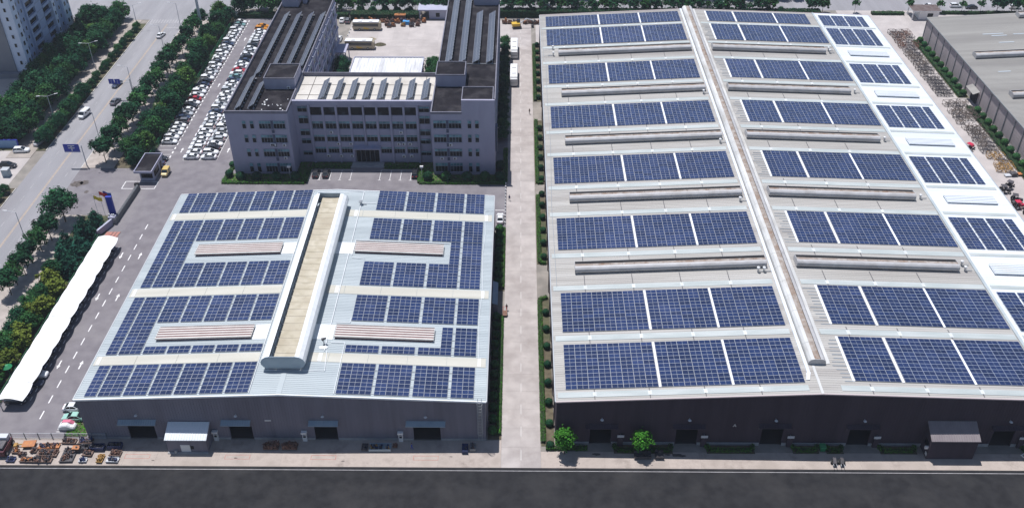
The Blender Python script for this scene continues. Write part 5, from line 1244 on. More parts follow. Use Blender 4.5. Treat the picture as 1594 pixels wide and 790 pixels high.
for i, c in enumerate(seqA):
    k = 'suv' if i % 5 == 2 else 'saloon'
    car(c, -92.85 + rnd.uniform(-.15, .15), 232.2 + i * 2.42, math.pi if rnd.random() < .6 else 0, '%s, %s from near end of the middle parking row' % (carname(c, k), ordw(i)), k, 'cars in the middle car park row')
seqB = ['white', 'white', 'black', 'white', 'silver', 'white', 'silver', 'white', 'white', 'white', 'white', 'silver']
for i, c in enumerate(seqB):
    k = 'suv' if i % 3 == 1 else 'saloon'
    car(c, -88.1 + rnd.uniform(-.15, .15), 232.2 + i * 2.42, 0 if i % 2 else math.pi, '%s, %s from near end of the parking row nearest the office' % (carname(c, k), ordw(i)), k, 'cars in the car park row by the office')
for c, x, y, r, lab, k in (('black', -55.9, 223.7, 90, 'black car in the first bay left of the office entrance', 'saloon'), ('black', -53.1, 223.7, 90, 'black car in the second bay left of the office entrance', 'saloon'), ('black', -28.4, 223.6, 90, 'black car at the right end of the bays right of the office entrance', 'suv'),
        ('white', -88.9, 134.6, 0, 'white car nearest the left front corner of the left warehouse, farthest of three', 'saloon'), ('mint', -88.0, 132.0, 180, 'mint green car beside the left warehouse corner', 'saloon'),
        ('white', -4.5, 202.0, 90, 'white car by the right back corner of the left warehouse', 'saloon'), ('navy', -129.8, 277.4, 258, 'dark blue car driving towards the camera on the street', 'saloon'), ('grey', -126.2, 265.6, 78, 'dark grey car driving away on the street', 'saloon'), ('white', -127.5, 316, 80, 'silver-white car driving away near the top of the street', 'saloon'),
        ('white', -142.8, 235.4, 5, 'white car parked at the corner lot before the blue hoarding', 'suv'), ('black', -143.0, 227.1, 0, 'black car under a cover on the corner lot', 'suv'), ('silver', -139.6, 240.3, 80, 'silver car parked under the trees of the far pavement', 'saloon'),
        ('white', -64.9, 330, 90, 'white car in the court corner beside the left wing', 'saloon'), ('grey', -62.7, 329.4, 90, 'dark grey car in the court corner beside the white one', 'suv'), ('white', -63.4, 313.5, 90, 'white car by the side porch of the left wing', 'saloon'), ('navy', -47.4, 293.6, 90, 'dark blue pickup-like car behind the white hall', 'suv')):
    car(c, x, y, R(r), lab, k, name='parked_car' if 'driving' not in lab else 'car')
t = car('white', -88.3, 129.6, 0, 'small car under a white and pink cover by the left warehouse corner', 'saloon', name='covered_car'); t.scale = (.6, .78, .8)
cv = MB(); secs = [ring(x, w, .12, z, .2) for x, w, z in ((-2.4, .75, .8), (-2.1, .98, 1.1), (-1, 1.0, 1.58), (.3, 1.0, 1.6), (1.2, .98, 1.15), (2.1, .9, .95), (2.4, .7, .7))]; loft(cv, [[(p[0] * .68, p[1] * .85, p[2] * .92) for p in r_] for r_ in secs])
tag(cv.obj('car_cover', M['ac'], None, (-88.3, 129.6, .02)), 'white car cover draped over the car by the left warehouse corner', 'cover')
tag(MB().hexa([(-1.35, -.1, .95), (1.2, -.1, .95), (1.2, .7, .9), (-1.35, .7, .9), (-.9, -.1, 1.54), (.6, -.1, 1.54), (.6, .66, 1.5), (-.9, .66, 1.5)]).obj('pink_cloth', PAINT['pink'], None, (-88.3, 129.8, .03)), 'pink cloth spread on the covered car', 'cloth')
# vans
def van(x, y, rot, label, colour='white', L_=4.8, H=1.95, g=None):
    t = thing('van', label, 'van', (x, y, .02), rot, g); b = MB()
    a = L_ / 2
    loft(b, [ring(-a, .78, .35, H - .1), ring(-a + .15, .86, .3, H), ring(a - 1.5, .86, .3, H), ring(a - .75, .86, .3, 1.15), ring(a - .1, .82, .32, .95), ring(a, .74, .36, .8)]); b.obj('body', PAINT[colour], t)
    MB().hexa([(a - 1.42, -.74, H - .1), (a - .8, -.76, 1.2), (a - .8, .76, 1.2), (a - 1.42, .74, H - .1), (a - 1.36, -.72, H - .04), (a - .7, -.74, 1.24), (a - .7, .74, 1.24), (a - 1.36, .72, H - .04)]).obj('windscreen', M['carglass'], t)
    MB().box(-a + .4, -.875, 1.2, a - 1.6, -.862, 1.7).box(-a + .4, .862, 1.2, a - 1.6, .875, 1.7).obj('side_window', M['carglass'], t)
    for wx in (-a + .9, a - .95):
        for wy in (-.8, .8): put('wheel', WH, t, (wx, wy, .33))
    for s in (-.5, .5): put('headlight', LIGHT, t, (a - .02, s, .72))
    return t
van(-132.7, 257.0, R(260), 'white minivan driving towards the camera on the street')
t = van(-97.6, 223.6, R(-90), 'small yellow delivery van parked behind the gate house', 'yellow', 3.6, 1.8)
# cars in the shade under the canopy
ccol = ['black', 'grey', 'navy', 'black', 'grey', 'black', 'black', 'navy', 'navy', 'black']
i = 0
for y in np.arange(136.6, 189.8, 2.45):
    c = 'navy' if i == 2 else 'white' if i == 3 else ccol[(i * 7) % 10]
    car(c, -101.5 + (1.2 if i in (2, 3) else 0), float(y), 0, '%s under the white canopy, %s from the near end' % (carname(c, 'saloon'), ordw(i)), 'saloon' if i % 3 else 'suv', 'cars under the white canopy'); i += 1
# cars on the rear road
for i, (c, x, y) in enumerate((('black', 64.5, 344.5), ('silver', 71, 344.8), ('black', 78, 344.6), ('grey', 85, 345), ('white', 155.5, 345), ('white', 166, 345), ('black', 171.5, 343.8), ('white', 188, 343.8), ('black', 10, 344), ('grey', 22, 344.3))): car(c, x, y, 0 if i % 2 else math.pi, '%s on the rear road, %s from the left' % (carname(c, 'saloon'), ORD[(2, 3, 4, 5, 6, 7, 8, 9, 0, 1)[i]]), 'suv' if i % 2 else 'saloon', 'cars on the rear road')
# coaches
def coach(x, y, rot, label, L_=10.4, H=3.25, lower='busgold', z=.05):
    t = thing('coach', label, 'bus', (x, y, z), rot, 'coaches in the yard'); a = L_ / 2
    b = MB(); loft(b, [ring(-a, 1.1, .4, H - .35, .15), ring(-a + .2, 1.22, .32, H - .25, .15), ring(a - .6, 1.22, .32, H - .25, .15), ring(a - .1, 1.15, .34, H - .6, .15), ring(a, 1.0, .4, 1.3, .15)]); b.obj('body', M[lower], t)
    MB().box(-a + .15, -1.12, H - .245, a - .7, 1.12, H).obj('roof_panel', M['buswhite'], t)
    MB().box(-a + .3, -1.245, 1.5, a - .9, -1.222, H - .62).box(-a + .3, 1.222, 1.5, a - .9, 1.245, H - .62).obj('side_window', M['carglass'], t)
    MB().hexa([(a - .55, -1.08, H - .5), (a - .12, -1.08, 1.3), (a - .12, 1.08, 1.3), (a - .55, 1.08, H - .5), (a - .38, -1.05, H - .45), (a + .02, -1.05, 1.32), (a + .02, 1.05, 1.32), (a - .38, 1.05, H - .45)]).obj('windscreen', M['carglass'], t)
    MB().box(-a - .02, -1.0, 1.6, -a + .1, 1.0, H - .7).obj('rear_window', M['carglass'], t)
    for xx in (-a * .45, a * .3): MB().box(xx - .6, -.7, H + .002, xx + .6, .7, H + .22).obj('roof_unit', M['buswhite'], t)
    for s in (-1.235, 1.235):
        sw = MB(); y0, y1 = (s - .02, s) if s < 0 else (s, s + .02)
        sw.hexa([(-a * .25, y0, .75), (a * .05, y0, .5), (a * .05, y1, .5), (-a * .25, y1, .75), (-a * .2, y0, 1.35), (a * .2, y0, .8), (a * .2, y1, .8), (-a * .2, y1, 1.35)]); sw.obj('swoosh', M['busyel'], t)
    for wx in (-a * .52, a * .55):
        for wy in (-1.12, 1.12): put('wheel', WH, t, (wx, wy, .46), scale=(1.4, 1.4, 1.4))
    for s in (-.8, .8): put('headlight', LIGHT, t, (a - .02, s, .75))
    return t
coach(-54.7, 322.8, 0, 'beige coach with white roof, farther of two in the court', 10.2)
coach(-55.0, 306.5, 0, 'beige coach with white roof, nearer of two in the court', 10.2)
coach(-1.4, 303.2, R(-90), 'coach with white roof parked on the concrete road, farther one', 10.6, lower='buswhite'); coach(-1.4, 282.6, R(-90), 'coach with white roof parked on the concrete road, nearer one', 10.6, lower='buswhite')
# small tractors on the right yard
def tractor(x, y, rot, label, m='redt'):
    t = thing('tractor', label, 'tractor', (x, y, .02), rot, 'small tractors in the right yard')
    MB().hexa([(0, -.35, .7), (1.7, -.35, .65), (1.7, .35, .65), (0, .35, .7), (0, -.35, 1.35), (1.65, -.3, 1.2), (1.65, .3, 1.2), (0, .35, 1.35)]).obj('bonnet', M[m], t)
    MB().box(-1.1, -.7, 2.1, .3, .7, 2.2).obj('roof', M[m], t)
    mb = MB()
    for a, b in ((-1, -.6), (-1, .6), (.2, -.6), (.2, .6)): mb.tube((a, b, .9), (a, b, 2.1), .05, 4)
    mb.obj('cab_post', M['steel'], t); MB().box(-.9, -.3, .8, -.3, .3, 1.15).obj('seat', M['black'], t)
    for s in (-.75, .75): put('rear_wheel', WH, t, (-.6, s, .65), scale=(2.0, 2.2, 2.0)); put('front_wheel', WH, t, (1.3, s * .9, .38), scale=(1.15, 1.2, 1.15))
    return t
for i, (x, y) in enumerate(((130.4, 238.6), (131.6, 208.5), (132.2, 211.5), (133.1, 205.5), (131.0, 216), (133.5, 218.5))): tractor(x, y, R(rnd.uniform(-60, 60)), 'small %s tractor in the right yard, %s from the rear' % ('red' if i < 2 else 'dark', ORD[(0, 4, 3, 5, 2, 1)[i]]), 'redt' if i < 2 else 'dkiron')
# excavator behind the coaches
t = thing('excavator', 'small yellow and black excavator behind the largest warehouse corner', 'excavator', (-.5, 324.5, .05), R(10))
MB().box(-1.5, -1.2, .1, 1.5, -.6, .85).box(-1.5, .6, .1, 1.5, 1.2, .85).obj('track', M['dkiron'], t); MB().box(-1.9, -1.1, .95, 1.0, 1.1, 1.9).obj('body', M['busyel'], t); MB().box(0, .1, 1.9, 1.2, 1.0, 2.9).obj('cab', M['carglass'], t)
MB().tube((1, -.2, 1.6), (3.4, -.2, 3.4), .25, 6, r2=.2).tube((3.4, -.2, 3.4), (5.6, -.2, 2.6), .2, 6).obj('boom', M['lamp'], t); MB().tube((5.6, -.2, 2.6), (5.9, -.2, .8), .16, 6).obj('arm', M['dkiron'], t); MB().box(5.3, -.6, .05, 6.1, .3, .8).obj('bucket', M['dkiron'], t)

# ------------------------------------------------------------------ scrap, pallets and racks
def casting_mesh(seed, m):
    rs = random.Random(seed); mb = MB()
    mb.tube((0, 0, 0), (rs.uniform(-.3, .3), rs.uniform(-.3, .3), rs.uniform(.5, 1.1)), rs.uniform(.08, .2), 7)
    mb.box(-rs.uniform(.2, .4), -.15, 0, rs.uniform(.2, .4), .15, rs.uniform(.15, .4))
    mb.tube((rs.uniform(-.4, 0), -.3, .3), (rs.uniform(0, .4), .35, rs.uniform(.3, .7)), .07, 6); mb.tube((.1, -.12, .35), (.1, .12, .35), rs.uniform(.2, .34), 9)
    return mb.mesh('casting', m)
CAST = {k: [casting_mesh(i * 5 + j, M[k]) for j in range(4)] for i, k in enumerate(('brown', 'dkiron', 'ochre', 'bluem', 'orange'))}
def pallet(label, x, y, w, d, kinds, n, rot=0, tray='tray', name='scrap_pallet', z=.05, h=.0, cat='pallet', legs=.25, group='pallets of machine castings', s=(.45, .85)):
    t = thing(name, label, cat, (x, y, z), R(rot), group)
    MB().box(-w / 2, -d / 2, legs, w / 2, d / 2, legs + .08).obj('deck', M[tray], t)
    mb = MB()
    for a in (-1, 1):
        mb.box(-w / 2, a * (d / 2 - .05) - .05, legs + .082, w / 2, a * (d / 2 - .05) + .05, legs + .25 + h)
        for b in (-1, 1): mb.box(b * (w / 2 - .08) - .07, a * (d / 2 - .2) - .07, 0, b * (w / 2 - .08) + .07, a * (d / 2 - .2) + .07, legs - .002)
    mb.obj('rim', M[tray], t)
    for k in range(n):
        put('casting', rnd.choice(CAST[rnd.choice(kinds)]), t, (rnd.uniform(-w / 2 + .3, w / 2 - .3), rnd.uniform(-d / 2 + .25, d / 2 - .25), legs + .085), (rnd.uniform(-.4, .4), rnd.uniform(-.4, .4), rnd.uniform(0, 6.3)), scale=(rnd.uniform(*s),) * 3)
    return t
items = [(-86.6, 125.9, 2.7, 1.3, ('dkiron', 'brown'), 14, 'brown', 'pallet of dark castings by the bar fence, left'), (-83.4, 125.9, 2.8, 1.3, ('dkiron', 'bluem', 'brown'), 14, 'brown', 'pallet of dark and blue castings by the bar fence, right'),
    (-90.0, 124.6, 4.0, 1.3, ('dkiron', 'bluem', 'brown'), 18, 'orange', 'long orange-trimmed pallet with dark rollers'), (-89.6, 122.9, 3.9, 1.6, ('dkiron', 'brown'), 20, 'brown', 'brown pallet of dark hoses, middle of the left scrap area'), (-89.9, 121.2, 3.6, 1.3, ('dkiron', 'brown'), 16, 'brown', 'brown pallet of dark hoses nearest the camera'),
    (-85.4, 122.4, 2.5, 3.4, ('dkiron', 'dkiron', 'brown'), 30, 'dkiron', 'dense dark heap of castings on an iron pallet'), (-81.9, 122.9, 1.9, 1.4, ('brown', 'dkiron'), 9, 'brown', 'small brown pallet with few castings'), (-79.0, 121.6, 1.1, 2.0, ('ochre',), 14, 'ochre', 'ochre painted heap of forks'), (-76.6, 122.9, 2.2, 1.4, ('brown', 'dkiron'), 11, 'brown', 'brown pallet near the first doorway'),
    (-76.6, 121.3, 2.3, 1.2, ('dkiron', 'bluem'), 12, 'lamp', 'pale pallet with dark blue pieces near the first doorway'), (-82.2, 121.2, 1.5, 1.0, ('bluem', 'dkiron'), 8, 'lamp', 'small pale pallet with blue pieces'), (-92.8, 121.2, 2.6, 1.2, ('brown', 'orange', 'dkiron'), 12, 'brown', 'rusty pallet left of the hoses'), (-94.3, 122.6, 1.4, .9, ('brown', 'dkiron'), 7, 'dkiron', 'dark machine bed left of the hoses'), (-95.9, 123.3, 1.3, 1.0, ('orange', 'dkiron'), 6, 'brown', 'rusty machine bed beside the orange deck'),
    (-95.9, 121.3, 1.6, 1.2, ('dkiron', 'bluem'), 8, 'bluem', 'dark blue machine base at the far left'), (-92.5, 123.6, 1.2, 1.2, ('dkiron', 'brown'), 6, 'brown', 'small rusty base behind the hoses')]
for x, y, w, d, kd, n, tr, lab in items: pallet(lab, x, y, w, d, kd, int(n * 1.8), rnd.uniform(-3, 3), 'tray' if tr == 'brown' else tr)
for x, y, m_, lab in ((-83.3, 124.0, 'dkiron', 'dark steel stillage in the shade, left of three'), (-80.4, 124.2, 'bluem', 'dark blue steel stillage in the shade, middle of three'), (-77.2, 124.6, 'bluem', 'dark blue steel stillage in the shade, right of three')):
    t = thing('stillage', lab, 'stillage', (x, y, .05), 0, 'stillages by the left warehouse')
    MB().box(-1.3, -.6, .15, 1.3, .6, .25).obj('floor', M[m_], t); MB().box(-1.3, -.62, .25, 1.3, -.57, 1.0).box(-1.3, .57, .25, 1.3, .62, 1.0).box(-1.32, -.56, .25, -1.27, .56, 1.0).box(1.27, -.56, .25, 1.32, .56, 1.0).obj('side', M[m_], t)
    for k in range(8): put('casting', rnd.choice(CAST['dkiron']), t, (rnd.uniform(-1, 1), rnd.uniform(-.35, .35), .26), (rnd.uniform(-.4, .4), 0, rnd.uniform(0, 6)))
t = thing('machine_deck', 'bright orange flat machine deck in the left scrap area', 'machine', (-93.8, 124.9, .05), R(4)); MB().box(-1.3, -.8, .5, 1.1, .8, .72).obj('deck', M['orange'], t); MB().box(-1.1, -.6, 0, .9, .6, .5).obj('frame', M['brown'], t); MB().tube((-2.6, 0, .5), (-1.3, 0, .6), .12, 6).box(-2.9, -.5, .3, -2.3, .4, .7).obj('drawbar', M['ochre'], t)
t = thing('machine_deck', 'small rusty orange deck on a dark crate in the shade', 'machine', (-84.3, 123.7, .6), 0); MB().box(-.7, -.5, .3, .7, .5, .5).obj('deck', M['orange'], t); MB().box(-.65, -.45, -.55, .65, .45, .3).obj('crate', M['dkiron'], t)
t = thing('parked_harvester', 'dark red machine with grey top at the left edge before the fence', 'machine', (-98.4, 124.0, .05), R(90)); MB().box(-2.2, -1.2, .5, 1.6, 1.2, 1.7).obj('body', mat('maroon_paint', (.10, .015, .03), .5), t); MB().box(-1.8, -1.0, 1.7, .2, 1.0, 2.3).obj('hopper', M['dkiron'], t); MB().box(.5, -.9, 1.7, 1.6, .9, 2.7).obj('cab', M['lamp'], t)
for wx in (-1.5, 1.2):
    for wy in (-1.2, 1.2): put('wheel', WH, t, (wx, wy, .55), scale=(1.6, 1.6, 1.6))
pallet('rust-brown gear castings on a pallet between first two doorways, left', -47.2, 124.9, 2.9, 1.6, ('brown',), 26, 0, 'brown', s=(.9, 1.4)); pallet('rust-brown gear castings on a pallet between first two doorways, right', -43.6, 124.9, 2.9, 1.6, ('brown',), 26, 0, 'brown', s=(.9, 1.4))
pallet('dark green stillage with blue and ochre parts left of the fourth doorway', -26.2, 124.6, 4.2, 1.7, ('bluem', 'ochre', 'dkiron'), 26, 0, 'blueroof', h=.3); pallet('dark iron crate left of the dark green stillage', -29.2, 124.8, 1.2, 1.6, ('dkiron',), 8, 0, 'dkiron'); pallet('small round heap of rusty parts right of the green stillage', -23.4, 125.2, .9, .9, ('brown',), 7, 0, 'brown')
pallet('dark blue crate with a grey lid by the cage ladder', -9.9, 124.4, 1.2, 1.9, ('dkiron', 'bluem'), 8, 0, 'bluem', h=.4); pallet('grey rusty crate by the cage ladder', -8.4, 124.8, 1.1, 1.7, ('brown', 'dkiron'), 8, 0, 'steel', h=.3)
pallet('black flat trailer frame before the second bright tree, left', 24.0, 123.0, 3.2, 1.5, ('dkiron',), 8, 0, 'dkiron', h=.35, cat='trailer', name='flat_trailer', group='black trailer frames'); pallet('black flat trailer frame before the second bright tree, right', 27.2, 123.1, 1.6, 1.7, ('dkiron',), 5, 0, 'dkiron', h=.35, cat='trailer', name='flat_trailer', group='black trailer frames')
for i, x in enumerate((60.0, 61.4)):
    t = thing('walking_tractor', 'small black two-wheeled machine before the brown front, %s one' % ('left', 'right')[i], 'machine', (x, 121.6, .05), R(80), 'black two-wheeled machines'); MB().box(-.8, -.3, .4, .7, .3, .95).obj('engine', M['dkiron'], t); MB().tube((-.8, -.25, .8), (-1.7, -.35, 1.2), .05, 5).tube((-.8, .25, .8), (-1.7, .35, 1.2), .05, 5).obj('handle', M['lamp'], t)
    for s in (-.5, .5): put('wheel', WH, t, (.1, s, .4), scale=(1.2, 1.2, 1.2))
t = thing('trailer', 'white tubular trailer at the right edge before the brown front', 'trailer', (97.2, 122.4, .05), R(-60)); MB().tube((-1.6, -.6, .6), (1.6, -.6, .6), .09, 6).tube((-1.6, .6, .6), (1.6, .6, .6), .09, 6).tube((1.6, -.6, .6), (2.8, 0, .6), .09, 6).tube((1.6, .6, .6), (2.8, 0, .6), .09, 6).tube((-1.5, -.6, .6), (-1.5, .6, .6), .09, 6).tube((0, -.6, .6), (0, .6, .6), .09, 6).obj('frame', M['ac'], t)
for s in (-.8, .8): put('wheel', WH, t, (-.3, s, .36))
t = thing('waste_bin', 'green waste bin between hedge beds before the brown front', 'bin', (58.6, 124.9, .05)); MB().hexa([(-.45, -.4, .1), (.45, -.4, .1), (.45, .4, .1), (-.45, .4, .1), (-.55, -.5, 1.2), (.55, -.5, 1.2), (.55, .5, 1.2), (-.55, .5, 1.2)]).obj('body', M['green_p'], t); MB().hexa([(-.6, -.56, 1.2), (.6, -.56, 1.2), (.6, .55, 1.2), (-.6, .55, 1.2), (-.55, -.5, 1.3), (.55, -.5, 1.3), (.55, .5, 1.42), (-.55, .5, 1.42)]).obj('lid', M['green_p'], t)
# steel racks in the right yard
RK = []
for j, m_ in enumerate(('rackm', 'ochre', 'dkiron', 'brown')):
    mb = MB(); w, d, h = 1.15, .9, 1.55
    for a in (-w, w):
        for b in (-d, d): mb.tube((a, b, 0), (a, b, h), .06, 4)
    for z in (.2, h - .05):
        for b in (-d, d): mb.tube((-w, b, z), (w, b, z), .05, 4)
        for a in (-w, w): mb.tube((a, -d, z), (a, d, z), .05, 4)
    fr = mb.mesh('frame', M[m_]); mb = MB(); mb.tube((-w, -d, .2), (w, -d, h), .035, 4).tube((-w, d, h), (w, d, .2), .035, 4).tube((-w, -d, h), (w, d, h), .035, 4); br = mb.mesh('brace', M[m_])
    mb = MB(); rs = random.Random(j)
    for k in range(7): x = rs.uniform(-w, w); mb.tube((x, -d, rs.uniform(.3, 1.2)), (rs.uniform(-w, w), d, rs.uniform(.3, 1.4)), .07, 4)
    RK.append((fr, br, mb.mesh('load', M[m_])))
def rk(x, y, j, label, s=1.0):
    t = thing('steel_rack', label, 'rack', (x, y, .02), rnd.uniform(-.25, .25), 'steel racks in the right yard'); t.scale = (s, s, s)
    for nm, me in zip(('frame', 'brace', 'load'), RK[j]): put(nm, me, t)
q = 0
zones = [(133.2, 138.6, 308, 320, 3, 'rust-brown rack in the rear heap'), (133.4, 138.2, 285, 305, 0, 'dull grey rack by the rear bushes'), (133.4, 138, 272, 284, 2, 'dark rack by the rear bushes'), (133.2, 138.4, 253, 266, 0, 'grey rack behind the doorway'), (133.8, 138.2, 235, 251, 0, 'grey rack by the near bushes'), (134, 138.4, 226, 234, 1, 'ochre rack by the near bushes')]
for (x0, x1, y0, y1, j, lab) in zones:
    c = 0; y = y1
    while y > y0:
        for x in np.arange(x0, x1, 2.45):
            if rnd.random() < .9: rk(float(x) + rnd.uniform(-.3, .3) + .8, y + rnd.uniform(-.3, .3), j if rnd.random() < .7 else 2, '%s, %s counting from the back' % (lab, ordw(c))); c += 1
        y -= 2.3
t = thing('machine_heap', 'low machine with black drums and orange panel in the right yard', 'machine', (137.0, 224.5, .02), R(8)); MB().box(-2.4, -.6, .2, -.4, .6, .45).obj('deck', M['lamp'], t); MB().tube((-.2, -.7, .6), (-.2, .7, .6), .55, 10).tube((.6, -.7, .6), (.6, .7, .6), .55, 10).obj('drum', M['dkiron'], t); MB().box(1.3, -.6, .4, 2.8, .6, .6).obj('panel', M['orange'], t)
# machinery in the court and behind
i = 0
for x in np.arange(-59.5, -34.5, 1.9):
    k = i % 5
    pallet('rust-coloured machinery along the rear court hedge, %s from the left' % ORD[i], float(x), 328.5 + (i % 2) * .8, 1.7, 1.3, (('orange', 'brown'), ('brown',), ('dkiron', 'brown'), ('orange',), ('bluem', 'brown'))[k], 8, rnd.uniform(-15, 15), ('orange', 'brown', 'dkiron', 'brown', 'brown')[k], z=.06, h=.3, name='machinery', cat='machinery', group='machinery along the rear hedge', s=(1.0, 1.8)); i += 1
for i, (x, y, kd) in enumerate(((-48, 326.2, ('brown',)), (-45.5, 325.4, ('orange', 'brown')), (-42, 325.6, ('ochre',)), (-39, 325.2, ('dkiron',)), (-36.8, 326, ('brown',)), (-47.0, 324.6, ('dkiron',)))): pallet('rusty machine standing before the rear machinery, %s one' % ORD[i], x, y, 1.6, 1.2, kd, 7, rnd.uniform(-20, 20), 'brown', z=.06, name='machinery', cat='machinery', group='machinery along the rear hedge', s=(.9, 1.5))
t = thing('covered_stack', 'stack under a bright blue tarpaulin among the rear machinery', 'stack', (-41.0, 327.4, .06)); MB().hexa([(-1.5, -.9, 0), (1.5, -.9, 0), (1.5, .9, 0), (-1.5, .9, 0), (-1.2, -.6, 1.3), (1.1, -.6, 1.2), (1.1, .6, 1.25), (-1.2, .6, 1.4)]).obj('tarpaulin', M['turq'], t)
t = thing('covered_stack', 'bright blue tarpaulin stack behind the white hall', 'stack', (-38.5, 291.5, .06)); MB().hexa([(-1.9, -1, 0), (1.9, -1, 0), (1.9, 1, 0), (-1.9, 1, 0), (-1.5, -.7, 1.5), (1.4, -.7, 1.2), (1.4, .7, 1.3), (-1.5, .7, 1.6)]).obj('tarpaulin', M['turq'], t)
t = thing('shipping_box', 'rust-red open container among the rear court machinery', 'container', (-43.6, 331.3, .06)); MB().box(-2, -.9, 0, 2, .9, 2.1).obj('body', M['brown'], t); MB().box(-2.05, -.95, 2.1, 2.05, .95, 2.22).obj('lid', M['orange'], t)
def heap(label, x, y, r, h, m_):
    mb = MB(); rs = random.Random(int(x * 7)); N_ = 14; rings = [(1, 0), (.72, .45), (.4, .85), (.05, 1)]
    for a, b in rings: mb.v += [(x_ := r * a * rs.uniform(.8, 1.15) * math.cos(k * 2 * math.pi / N_), r * .6 * a * rs.uniform(.8, 1.15) * math.sin(k * 2 * math.pi / N_), h * b * rs.uniform(.9, 1.1)) for k in range(N_)]
    for i in range(3):
        for k in range(N_): mb.f.append((i * N_ + k, i * N_ + (k + 1) % N_, (i + 1) * N_ + (k + 1) % N_, (i + 1) * N_ + k)); mb.m.append(0)
    tag(mb.obj('earth_heap', m_, None, (x, y, .055)), label, 'heap')
heap('brown earth heap beside the nearer coach', -48.5, 309.5, 2.4, .7, M['soil']); heap('pale earth heap behind the nearer coach', -52.0, 314.2, 1.6, .6, mat('pale_earth', (.30, .25, .17), 1, (.36, .31, .22), 1))
i = 0
for x in list(np.arange(-5, 0, 1.9)) + list(np.arange(2.5, 20, 1.9)):
    pallet('rust-red machinery behind the concrete road end, %s from the left' % ordw(i), float(x), 328.2 + rnd.uniform(-.4, .4), 1.7, 1.2, (('orange', 'brown'), ('brown',), ('dkiron', 'brown'))[i % 3], 7, rnd.uniform(-15, 15), 'brown', z=.06, name='machinery', cat='machinery', group='machinery along the rear hedge', h=.3, s=(1.0, 1.7)); i += 1
for i, x in enumerate(np.arange(22, 110, 3.9)): pallet('rust-red machinery peeping over the rear eave of the largest warehouse, %s from the left' % ordw(i), float(x), 331.6 + rnd.uniform(-.3, .3), 3.5, 1.6, ('orange', 'brown', 'brown'), 12, 0, 'brown', z=.06, name='machinery', cat='machinery', group='machinery along the rear hedge', h=.5, s=(1.2, 2.0))

# ------------------------------------------------------------------ signs, lamps, people, small things
def gantry_sign(label, x, y, arm, z, boards):
    t = thing('road_sign', label, 'road sign', (x, y, 0)); MB().tube((0, 0, 0), (0, 0, z + .9), .16, 8, r2=.11).obj('pole', M['lamp'], t)
    MB().tube((0, 0, z + .55), (-arm, 0, z + .55), .08, 6).tube((0, 0, z - .35), (-arm, 0, z - .35), .08, 6).obj('arm', M['lamp'], t)
    for (bx0, bw, bh) in boards:
        b = MB().box(bx0, -.13, z - bh / 2, bx0 + bw, -.085, z + bh / 2).obj('board', M['blue'], t)
        mk = MB(); c = bx0 + bw / 2
        for a in ((-.05, -.32, .05, .25), (-.32, -.02, .32, .07), (-.34, .25, .34, .34)) if bw > 2.5 else ((-.04, -.3, .04, .3),): mk.box(c + a[0] * bw / 1.6, -.142, z + a[1] * bh, c + a[2] * bw / 1.6, -.131, z + a[3] * bh * .999)
        mk.box(bx0 + .12, -.142, z - bh / 2 + .15, bx0 + bw - .12, -.131, z - bh / 2 + .24) if bw > 2.5 else None
        mk.obj('sign_print', M['ac'], b)
gantry_sign('large blue direction sign on an arm over the street near the entrance', -121.1, 227.7, 4.6, 5.9, [(-5.0, 4.4, 2.6)])
gantry_sign('small blue twin lane sign on an arm farther up the street', -121.4, 268.5, 6.6, 6.0, [(-6.6, 1.7, 1.7), (-4.7, 1.7, 1.7)])
def street_lamp(label, x, y, d, twin=False, h=9.0):
    t = thing('street_lamp', label, 'street lamp', (x, y, .1), R(d), 'street lamps'); MB().tube((0, 0, 0), (0, 0, h), .13, 7, r2=.07).obj('pole', M['lamp'], t)
    for s in ((1, -1) if twin else (1,)): MB().tube((0, 0, h - .1), (s * 2.2, 0, h + .35), .055, 5).obj('arm', M['lamp'], t); MB().hexa([(s * 2.0, -.16, h + .28), (s * 3.0, -.14, h + .38), (s * 3.0, .14, h + .38), (s * 2.0, .16, h + .28), (s * 2.0, -.14, h + .42), (s * 3.0, -.1, h + .48), (s * 3.0, .1, h + .48), (s * 2.0, .14, h + .42)]).obj('lamp_head', M['ac'], t)
for i, y in enumerate((191.5, 242.5, 272.5, 304.5, 324.2)): street_lamp('grey street lamp on the tree side of the street, %s from the near end' % ORD[i], -122.9, y, 180)
for i, (x, y) in enumerate(((-139.9, 252.5), (-141.6, 290), (-137.9, 322.5))): street_lamp('double-armed street lamp on the tower side of the street, %s from the near end' % ORD[i], x, y, 20, True)
t = thing('mast', 'tall white-grey mast among the trees at the top of the street', 'mast', (-113.2, 318.3, .1)); MB().tube((0, 0, 0), (0, 0, 28), .55, 10, r2=.35).obj('pole', M['lamp'], t); MB().tube((0, 0, 0), (0, 0, .5), .9, 10).obj('base', M['plinth'], t)
t = thing('flood_light', 'round white lamp head on a pole at the far corner of the car park', 'lamp', (-103.8, 328.0, 0)); MB().tube((0, 0, 0), (0, 0, 4.2), .08, 6).obj('pole', M['lamp'], t); MB().tube((-.9, 0, 4.2), (-.9, 0, 4.9), 1.0, 12, r2=.4).tube((0, 0, 4.2), (-.9, 0, 4.25), .06, 5).obj('lamp_head', M['ac'], t)
for i, (x, y) in enumerate(((-62.6, 221.5), (-26.3, 221.6))):
    t = thing('garden_lamp', 'small white lamp post on the lawn before the %s office wing' % ('left', 'right')[i], 'lamp', (x, y, .1)); MB().tube((0, 0, 0), (0, 0, 3.6), .07, 6).obj('pole', M['lamp'], t); MB().box(-.45, -.25, 3.6, .45, .25, 4.1).obj('lamp_head', M['ac'], t)
